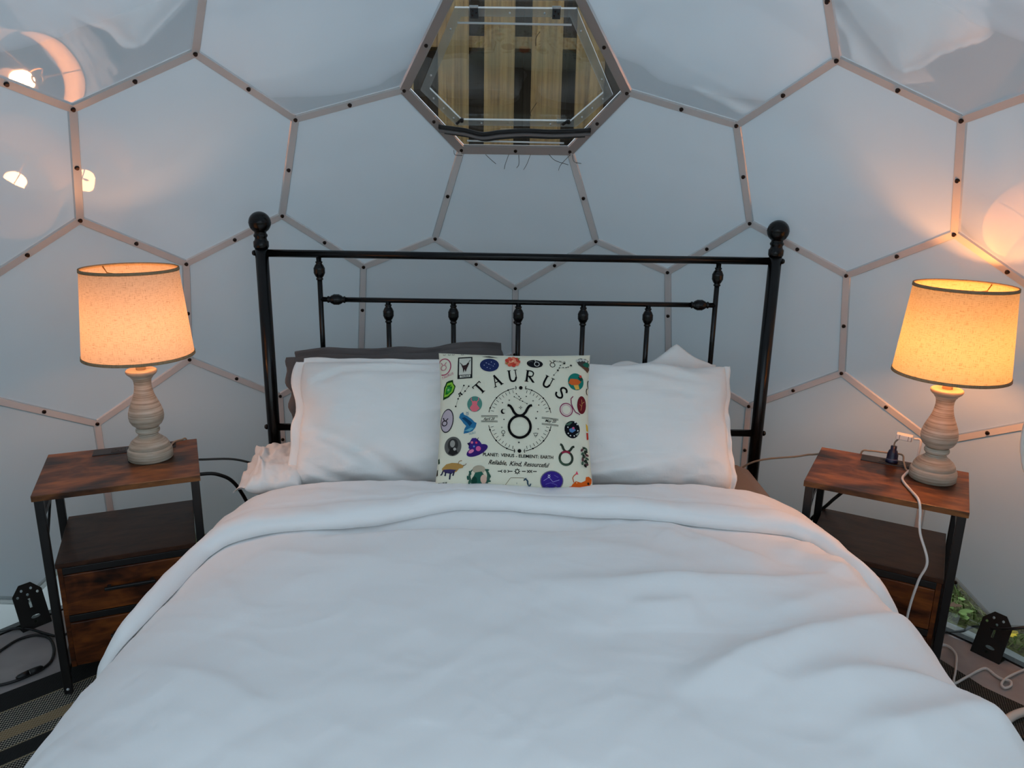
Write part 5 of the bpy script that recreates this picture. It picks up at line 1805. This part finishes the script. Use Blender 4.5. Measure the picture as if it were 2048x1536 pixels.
# ------------------------------------------------------------------ cords and plugs
def on_b(x, y, z=NH):
    c, s = cos(-0.524), sin(-0.524)
    return Vector((0.9958 + c * x - s * y, -0.4173 + s * x + c * y, z))


def on_a(x, y, z=NH):
    c, s = cos(0.395), sin(0.395)
    return Vector((-1.0625 + c * x - s * y, -0.4023 + s * x + c * y, z))


# navy plug adapter in the right outlet strip
plug = empty('plug_adapter', on_b(0.000, 0.116, NH + 0.0040))
tag(plug, 'navy blue plug standing in the right outlet strip', 'plug')
lathe('body', [(0.0, 0.0), (0.0165, 0.0), (0.0165, 0.006), (0.0145, 0.008), (0.0145, 0.022), (0.011, 0.034), (0.0080, 0.036), (0.0080, 0.047), (0.0, 0.047)], M_NAVY, plug, 24)
lathe('collar', [(0.0147, 0.0078), (0.0155, 0.0085), (0.0155, 0.0100), (0.0147, 0.0108)], mat('grey_blue_plastic', rgb(86, 92, 120), 0.4), plug, 24, False)
# white block plug hanging in the air on its stiff cord
pb = on_b(0.0, 0.116, NH)
blk = empty('extension_plug', (pb.x + 0.014, pb.y - 0.008, NH + 0.082))
tag(blk, 'white extension cord with its block socket above the right nightstand', 'cord')
bm = bmesh.new()
box(bm, (0.006, 0, 0), (0.042, 0.022, 0.017), Matrix.Rotation(radians(-30), 4, 'Z') @ Matrix.Rotation(radians(4), 4, 'Y'), 0.003)
bk = bmobj('socket_block', bm, M_WPLAST, blk)
bm = bmesh.new()
for k in (-0.012, 0.010, 0.018):
    box(bm, (0.006 + k, -0.0112, 0), (0.002, 0.0008, 0.013), Matrix.Rotation(radians(-30), 4, 'Z') @ Matrix.Rotation(radians(4), 4, 'Y'))
bmobj('rib', bm, mat('grey_moulding', rgb(150, 148, 150), 0.5), bk)
o0 = blk.location
tube('stiff_cord', [Vector((pb.x, pb.y, NH + 0.048)) - o0, Vector((pb.x + 0.001, pb.y, NH + 0.062)) - o0, Vector((-0.006, 0.002, -0.006))], 0.0022, M_GCABLE, blk)


def px_floor(px, py, z=0.0):
    d = _f + _r * ((px - 1024) / 1538.0) - _u * ((py - 768) / 1538.0)
    return CAM + d * ((z - CAM.z) / d.z)


FR = on_b(0.02, -ND / 2 - 0.010, 0)
wc = [Vector((0.026, -0.014, -0.001)) + o0, Vector((0.040, -0.024, -0.004)) + o0, on_b(0.062, 0.090, NH + 0.045), on_b(0.058, 0.070, NH + 0.018), on_b(0.040, 0.030, NH + 0.005),
      on_b(0.036, -0.02, NH + 0.0045), on_b(0.060, -0.09, NH + 0.0045), on_b(0.078, -ND / 2 + 0.012, NH + 0.0050), on_b(0.086, -ND / 2 - 0.012, NH - 0.012), on_b(0.094, -ND / 2 - 0.016, 0.50),
      on_b(0.120, -ND / 2 - 0.022, 0.43), on_b(0.108, -ND / 2 - 0.020, 0.37), on_b(0.098, -ND / 2 - 0.016, 0.27), on_b(0.100, -ND / 2 - 0.016, 0.14), on_b(0.115, -ND / 2 - 0.02, 0.03)]
fl = [(1840, 1300, .004), (1870, 1290, .004), (1895, 1292, .004), (1912, 1310, .006), (1911, 1340, .006), (1908, 1366, .006), (1930, 1356, .006), (1955, 1342, .004), (1972, 1337, .004), (1990, 1350, .004),
      (2004, 1358, .004), (2020, 1362, .008), (2022, 1371, .004), (2010, 1376, .004), (2003, 1369, .006), (2010, 1358, .009), (2030, 1347, .005), (2052, 1338, .004), (2090, 1322, .004), (2140, 1320, .004)]
wc2 = [px_floor(a, b, z + 0.003) for a, b, z in fl]
tube('cord', [p - o0 for p in wc + wc2], 0.0032, M_WCABLE, blk, 8, flat=1.35)
# lamp cord on the right stand
lc = tube('lamp_cord', [on_b(-0.086, 0.158, NH - 0.05), on_b(-0.082, 0.157, NH + 0.004), on_b(-0.060, 0.150, NH + 0.014), on_b(-0.020, 0.146, NH + 0.018), on_b(0.022, 0.140, NH + 0.022), on_b(0.030, 0.110, NH + 0.012),
                         on_b(0.040, 0.070, NH + 0.004), on_b(0.058, 0.052, NH + 0.004)], 0.0026, M_GCABLE)
tag(lc, 'thin brown-grey lamp cord curling behind the navy plug', 'cord')
# lamp cord on the left stand
lc = tube('lamp_cord', [on_a(0.115, 0.085, NH + 0.003), on_a(0.130, 0.125, NH + 0.006), on_a(0.150, 0.145, NH + 0.004), on_a(0.162, 0.1535, NH + 0.001), on_a(0.166, 0.160, NH - 0.04), on_a(0.168, 0.165, 0.40)], 0.0026, M_GCABLE)
tag(lc, 'thin lamp cord running off the back of the left nightstand', 'cord')
gc = tube('power_cord', [on_a(0.185, 0.165, 0.50), (-0.86, -0.10, 0.47), (-0.78, -0.03, 0.40), (-0.70, 0.04, 0.28), (-0.62, 0.06, 0.08)], 0.0035, mat('dark_grey_cord', rgb(58, 62, 62), 0.5))
tag(gc, 'grey cord sloping down from the left nightstand towards the headboard', 'cord')
bc = tube('power_cord', [on_a(0.028, 0.128, NH - 0.018), on_a(0.06, 0.135, 0.51), on_a(0.11, 0.140, 0.475), on_a(0.16, 0.142, 0.462), on_a(0.24, 0.15, 0.45), on_a(0.30, 0.17, 0.38), (-0.80, -0.06, 0.15)], 0.0055, M_CABLE)
tag(bc, 'black cord hanging under the left nightstand top', 'cord')
bc = tube('power_cord', [on_b(-0.045, 0.128, NH - 0.018), on_b(-0.075, 0.135, 0.50), on_b(-0.125, 0.140, 0.435), on_b(-0.150, 0.142, 0.40), on_b(-0.21, 0.17, 0.30), (0.83, -0.08, 0.05)], 0.0050, M_CABLE)
tag(bc, 'black cord hanging under the right nightstand top', 'cord')
wcd = tube('power_cord', [on_b(-0.165, 0.158, 0.555), on_b(-0.21, 0.16, 0.540), on_b(-0.25, 0.165, 0.525), (0.72, -0.06, 0.45), (0.68, -0.03, 0.25)], 0.0030, M_GCABLE)
tag(wcd, 'pale cord running from the right nightstand to the bed head', 'cord')
# coiled black cable with an inline connector on the floor at the left
cb = empty('floor_cable', (-1.36, -0.42, 0.0))
tag(cb, 'black cable looped on the floor by the left nightstand', 'cable')
lp = [(-60, 1345), (-30, 1322), (0, 1302), (35, 1280), (70, 1270), (98, 1276), (108, 1298), (102, 1322), (84, 1338), (60, 1350), (30, 1362), (0, 1370), (-40, 1376)]
tube('cable', [px_floor(a, b, 0.005) - cb.location for a, b in lp], 0.0040, M_CABLE, cb)
pa, pb2 = px_floor(86, 1334, 0.010), px_floor(32, 1357, 0.010)
d = (pb2 - pa)
tube('connector', [pa + d * t - cb.location for t in (0, 0.08, 0.3, 0.5)], [0.004, 0.0075, 0.009, 0.009], M_CABLE, cb, 10, False)
tube('connector', [pa + d * t - cb.location for t in (0.53, 0.75, 0.92, 1.0)], [0.009, 0.0085, 0.007, 0.004], M_CABLE, cb, 10, False)
tube('contact_gap', [pa + d * t - cb.location for t in (0.5, 0.53)], 0.006, M_BRIGHT, cb, 10, False)
c2 = tube('floor_cable', [px_floor(-60, 1268, 0.006), px_floor(0, 1263, 0.006), px_floor(30, 1257, 0.006), px_floor(60, 1258, 0.012), px_floor(90, 1267, 0.008), px_floor(118, 1272, 0.006), px_floor(150, 1262, 0.006), px_floor(230, 1240, 0.006)], 0.0038, M_CABLE)
tag(c2, 'black cable lying straight behind the left floor loop', 'cable')
c3 = tube('floor_cable', [px_floor(1850, 1262, 0.006), px_floor(1890, 1264, 0.006), px_floor(1925, 1262, 0.006), px_floor(1950, 1253, 0.012), (1.385, -0.43, 0.115), (1.46, -0.49, 0.16), (1.56, -0.60, 0.19)], 0.0042, M_CABLE)
tag(c3, 'black cable passing behind the right floor bracket', 'cable')


# ------------------------------------------------------------------ floor brackets at the dome feet
def bracket(v, label, mirror):
    base = Vector((v.x, v.y, 0))
    rad = (base - Vector((DOME_C.x, DOME_C.y, 0))).normalized()
    Xd = Vector((0, 0, 1)).cross(rad)          # along the wall
    Yd = (Vector((0, 0, 1)) + rad * 0.42).normalized()
    Zd = Xd.cross(Yd)
    org = Vector((DOME_C.x, DOME_C.y, 0)) + rad * (1.742)
    t = empty('floor_bracket', org)
    tag(t, label, 'bracket', 'black steel brackets at the dome base')
    M = frame_matrix(Vector((0, 0, 0)), Xd, Yd, Zd)
    w = 0.040
    out = [(-w, 0.0), (w, 0.0), (w, 0.108), (0.016, 0.136), (-0.016, 0.136), (-w, 0.108)]
    hs = [circle2(x, y, 0.0042, 10) for x, y in ((-0.013, 0.118), (0.013, 0.118), (-0.027, 0.102), (0.0, 0.102), (0.027, 0.102))]
    hs.append([(-0.0038, 0.062), (0.0038, 0.062), (0.0038, 0.090), (-0.0038, 0.090)])
    hs.append(circle2(0.0, 0.018, 0.0048, 10))
    hs.append(circle2(-0.004, 0.033, 0.013, 14, 0.005))
    plate('plate', out, hs, 0.004, M_BRACKET, t, M)
    bm = bmesh.new()
    vsb = box(bm, (0, 0.0, 0.022), (2 * w, 0.004, 0.044))
    M2 = frame_matrix(Vector((0, 0, 0)), Xd, Vector((0, 0, 1)), Zd - Vector((0, 0, Zd.z)))
    for q in vsb:
        q.co = M2 @ q.co + Vector((0, 0, 0.003))
    bmobj('foot_flange', bm, M_BRACKET, t)
    return t


bracket(DV[41], 'black steel bracket on the floor left of the left nightstand', False)
bracket(DV[77], 'black steel bracket on the floor right of the right nightstand', True)


# ------------------------------------------------------------------ rugs
def make_rug_mat(name, stops, dotted, dot_scale=185.0):
    N = NT(name)
    tc = N.n('TexCoord')
    sep = N.n('SeparateXYZ')
    N.l(tc.outputs['Object'], sep.inputs[0])
    v = N.math('MULTIPLY', sep.outputs[1], 2.5)          # 0..1 over 0.4 m, measured from the edge
    v = N.math('FRACT', v)
    band = N.ramp(v, stops, 'CONSTANT')
    dots = N.ramp(v, dotted, 'CONSTANT')
    row = N.math('MULTIPLY', sep.outputs[1], dot_scale)
    par = N.math('MULTIPLY', N.math('FLOOR', row), 0.5)
    colx = N.math('ADD', N.math('MULTIPLY', sep.outputs[0], dot_scale * 0.75), par)
    a = N.math('ABSOLUTE', N.math('SUBTRACT', N.math('FRACT', row), 0.5))
    b = N.math('ABSOLUTE', N.math('SUBTRACT', N.math('FRACT', colx), 0.5))
    dd = N.math('SQRT', N.math('ADD', N.math('MULTIPLY', a, a), N.math('MULTIPLY', b, b)))
    dot = N.math('LESS_THAN', dd, 0.30)
    nz = N.noise(tc.outputs['Object'], 180, 2, 0.6)
    dotm = N.math('MULTIPLY', dot, N.math('MINIMUM', 1.0, N.math('ADD', 0.62, nz)))
    sepc = N.n('SeparateColor')
    N.l(dots, sepc.inputs[0])
    fac = N.math('MULTIPLY', dotm, sepc.outputs[0])
    c = N.mix(fac, band, rgb(236, 226, 204))
    n2 = N.noise(tc.outputs['Object'], 420, 2, 0.7)
    c2 = N.mix(N.math('MULTIPLY', n2, 0.35), c, rgb(12, 11, 11))
    N.l(c2, N.p.inputs['Base Color'])
    N.p.inputs['Roughness'].default_value = 0.95
    h = N.math('ADD', dd, n2)
    N.bump(h, 0.6, 0.003)
    return N.m


RD = (16, 15, 15, 255)
dk = rgb(26, 24, 24)
wv = rgb(24, 21, 20)
be = rgb(150, 124, 88)
hm = rgb(140, 122, 92)
STO = [(0.0, dk), (0.20, hm), (0.212, wv), (0.40, be), (0.50, wv), (0.58, hm), (0.592, dk), (0.72, hm), (0.735, wv), (0.88, be), (0.96, dk)]
DOT = [(0.0, (0.0, 0, 0, 1)), (0.20, (0.6, 0, 0, 1)), (0.212, (0.95, 0, 0, 1)), (0.40, (0.35, 0, 0, 1)), (0.50, (0.95, 0, 0, 1)), (0.58, (0.5, 0, 0, 1)), (0.592, (0.0, 0, 0, 1)), (0.72, (0.5, 0, 0, 1)), (0.735, (0.75, 0, 0, 1)), (0.88, (0.35, 0, 0, 1)), (0.96, (0, 0, 0, 1))]


def rug(name, pts, origin, ang, m, label, th=0.006):
    """woven mat: outline in world xy, local frame with +y running away from its edge"""
    t = Matrix.Translation((origin[0], origin[1], 0.0005)) @ Matrix.Rotation(ang, 4, 'Z')
    ti = t.inverted()
    P = [ti @ Vector((x, y, 0)) for x, y in pts]
    n = len(P)
    vs = [Vector((p.x, p.y, th)) for p in P] + [Vector((p.x, p.y, 0)) for p in P]
    fs = [tuple(range(n)), tuple(range(n, 2 * n))[::-1]] + [(i + n, (i + 1) % n + n, (i + 1) % n, i) for i in range(n)]
    o = mesh(name, vs, fs, m)
    o.matrix_world = t
    return tag(o, label, 'rug')


ed = Vector((0.722, 0.692))
pd_ = Vector((0.692, -0.722))
o1 = Vector((-1.262, -0.529))
c0, c1 = o1 - ed * 0.42, o1 + ed * 0.62
rug('woven_rug', [tuple(c0), tuple(c0 + pd_ * 0.75), tuple(c1 + pd_ * 0.75), tuple(c1)], o1, atan2(pd_.y, pd_.x) - pi / 2, make_rug_mat('striped_rug', STO, DOT), 'striped black and beige woven rug under the left nightstand')
wav = [(1.12, -.20), (1.20, -.36), (1.236, -.43), (1.262, -.49), (1.282, -.54), (1.318, -.585), (1.352, -.625), (1.42, -.69), (1.47, -.73), (1.33, -.742), (1.2, -.738), (0.9, -.76), (0.55, -.80), (0.50, -.30)]
rug('woven_rug', wav[::-1], (1.25, -0.45), radians(-57) , make_rug_mat('dark_rug', [(0.0, rgb(30, 26, 25)), (0.5, rgb(22, 20, 20))], [(0.0, (0.35, 0, 0, 1)), (0.5, (0.22, 0, 0, 1))], 190.0), 'dark woven rug with pale flecks right of the bed')

# ------------------------------------------------------------------ white fan, mostly beyond the right edge of view
fan = empty('pedestal_fan', (1.37, -0.85, 0.007))
tag(fan, 'white pedestal fan at the right edge, only its rim and base ring showing', 'fan')
M_FAN = mat('white_fan_plastic', rgb(224, 218, 210), 0.4)
ringp = [Vector((0.20 * cos(2 * pi * i / 64), 0.20 * sin(2 * pi * i / 64), 0.012)) for i in range(65)]
vs, fs = tube_data(ringp, 0.011, 10)
mesh('base_ring', vs, fs, M_FAN, fan, True)
boxobj('base_bar', (0, 0, 0.014), (0.39, 0.03, 0.016), M_FAN, fan, 0.004)
lathe('pole', [(0.016, 0.01), (0.014, 0.75)], M_FAN, fan, 20)
lathe('motor', [(0.0, -0.08), (0.05, -0.075), (0.062, -0.02), (0.055, 0.06), (0.0, 0.07)], M_FAN, fan, 24, origin=(-0.01, 0.03, 0.79), axis=(-0.66, -0.75, 0))
ax = Vector((-0.66, -0.75, 0)).normalized()
sx_ = Vector((0, 0, 1)).cross(ax)
GC = Vector((-0.032, 0.05, 0.790))


def fan_pt(r, a, d):
    return GC + sx_ * (r * cos(a)) + Vector((0, 0, 1)) * (r * sin(a)) + ax * d


vs, fs = tube_data([fan_pt(0.215, 2 * pi * i / 64, 0.07) for i in range(65)], 0.007, 8)
mesh('grille_rim', vs, fs, M_FAN, fan, True)
bmv, bmf = [], []
for k in range(72):
    a = 2 * pi * k / 72
    for sgn in (1, -1):
        v_, f_ = tube_data([fan_pt(0.215, a, 0.07 + 0.001 * sgn), fan_pt(0.15, a + 0.05, 0.07 + sgn * 0.045), fan_pt(0.045, a + 0.1, 0.07 + sgn * 0.055)], 0.0014, 4)
        o_ = len(bmv)
        bmv += v_
        bmf += [tuple(i + o_ for i in f) for f in f_]
gw = mesh('grille_wires', bmv, bmf, M_FAN, fan)
gw['kind'] = 'stuff'
for k in range(3):
    a0 = 2 * pi * k / 3
    rows = []
    for i in range(7):
        r = 0.03 + 0.13 * i / 6
        wd = 0.5 - 0.12 * i / 6
        rows.append([fan_pt(r, a0 + wd * (j / 5 - 0.5) * 2, 0.06 + 0.02 * (j / 5 - 0.5)) for j in range(6)])
    vs = [q for rw in rows for q in rw]
    vs += [q + ax * 0.003 for q in vs]
    n0 = 42
    fs = []
    for i in range(6):
        for j in range(5):
            q = i * 6 + j
            fs += [(q, q + 1, q + 7, q + 6), (q + n0, q + 6 + n0, q + 7 + n0, q + 1 + n0)]
    mesh('blade', vs, fs, M_FAN, fan, True)

# ------------------------------------------------------------------ grass and leaves outside the clear base panels
vs_all, fs_all, fm = [], [], []
GM = [mat('grass_green', rgb(96, 116, 52), 0.8), mat('grass_pale', rgb(150, 156, 96), 0.8), mat('leaf_light_green', rgb(142, 168, 92), 0.7), mat('dry_leaf', rgb(104, 80, 52), 0.8)]


def add_poly(pts, mi):
    o_ = len(vs_all)
    vs_all.extend(pts)
    fs_all.append(tuple(range(o_, o_ + len(pts))))
    fm.append(mi)


def in_band(x, y):
    r = sqrt((x - DOME_C.x) ** 2 + (y - DOME_C.y) ** 2)
    return r > 1.91


for k in range(5200):
    if k < 4300:
        x, y = random.uniform(1.2, 2.3), random.uniform(-0.95, 0.65)
    else:
        x, y = random.uniform(-1.7, -1.15), random.uniform(0.0, 0.6)
    if not in_band(x, y):
        continue
    if noise.noise(Vector((x * 5, y * 5, 3))) < -0.12:
        continue
    a, L = random.uniform(0, 2 * pi), random.uniform(0.03, 0.085)
    w = random.uniform(0.0015, 0.0035)
    b = Vector((x, y, -0.035))
    dv = Vector((cos(a), sin(a), 0))
    pv = Vector((-sin(a), cos(a), 0)) * w
    t1 = b + dv * L * 0.35 + Vector((0, 0, L * 0.6))
    t2 = b + dv * L * 0.9 + Vector((0, 0, L * 0.75))
    add_poly([b - pv, b + pv, t1 + pv * 0.8, t1 - pv * 0.8], random.choice((0, 0, 1)))
    add_poly([t1 - pv * 0.8, t1 + pv * 0.8, t2], random.choice((0, 0, 1)))
for k in range(900):
    x, y = random.uniform(1.25, 2.1), random.uniform(-0.75, 0.5)
    if not in_band(x, y) or noise.noise(Vector((x * 5, y * 5, 9))) < 0.02:
        continue
    a, L = random.uniform(0, 2 * pi), random.uniform(0.010, 0.026)
    z = -0.035 + random.uniform(0.01, 0.06)
    tilt = random.uniform(-0.4, 0.4)
    pts = [Vector((x + L * (cos(a) * u - sin(a) * v), y + L * (sin(a) * u + cos(a) * v), z + L * tilt * u)) for u, v in ((-1, 0), (-.5, .5), (.2, .6), (1, 0), (.2, -.6), (-.5, -.5))]
    add_poly(pts, 2 if random.random() < 0.85 else 3)
gr = mesh('grass', vs_all, fs_all, GM, None, False, fm)
gr['kind'] = 'stuff'
gr['label'] = 'grass and small weeds outside the clear base panels'
# yellow fallen leaf and a brown one
def leaf(px, py, L, ang, m, label):
    c = px_floor(px, py, 0.012)
    out = [(-1, 0), (-.7, .22), (-.45, .2), (-.3, .55), (-.05, .35), (.2, .6), (.35, .3), (.7, .32), (1, 0), (.7, -.3), (.3, -.28), (.15, -.55), (-.1, -.32), (-.35, -.5), (-.5, -.2), (-.75, -.2)]
    vs = [Vector((L * (x * cos(ang) - y * sin(ang)), L * (x * sin(ang) + y * cos(ang)), 0.25 * L * (y * y + 0.3 * x) + zz)) for zz in (0, -0.0012) for x, y in out]
    n = len(out)
    fs = [tuple(range(n)), tuple(range(n, 2 * n))[::-1]] + [(i + n, (i + 1) % n + n, (i + 1) % n, i) for i in range(n)]
    o = mesh('fallen_leaf', vs, fs, m)
    o.location = c
    return tag(o, label, 'leaf')


leaf(2022, 1268, 0.030, 0.4, mat('yellow_leaf', rgb(232, 196, 40), 0.6), 'bright yellow fallen leaf on the grass behind the right bracket')
leaf(1905, 1210, 0.030, -0.3, mat('brown_leaf', rgb(110, 78, 54), 0.7), 'brown dry leaf on the grass behind the right nightstand')
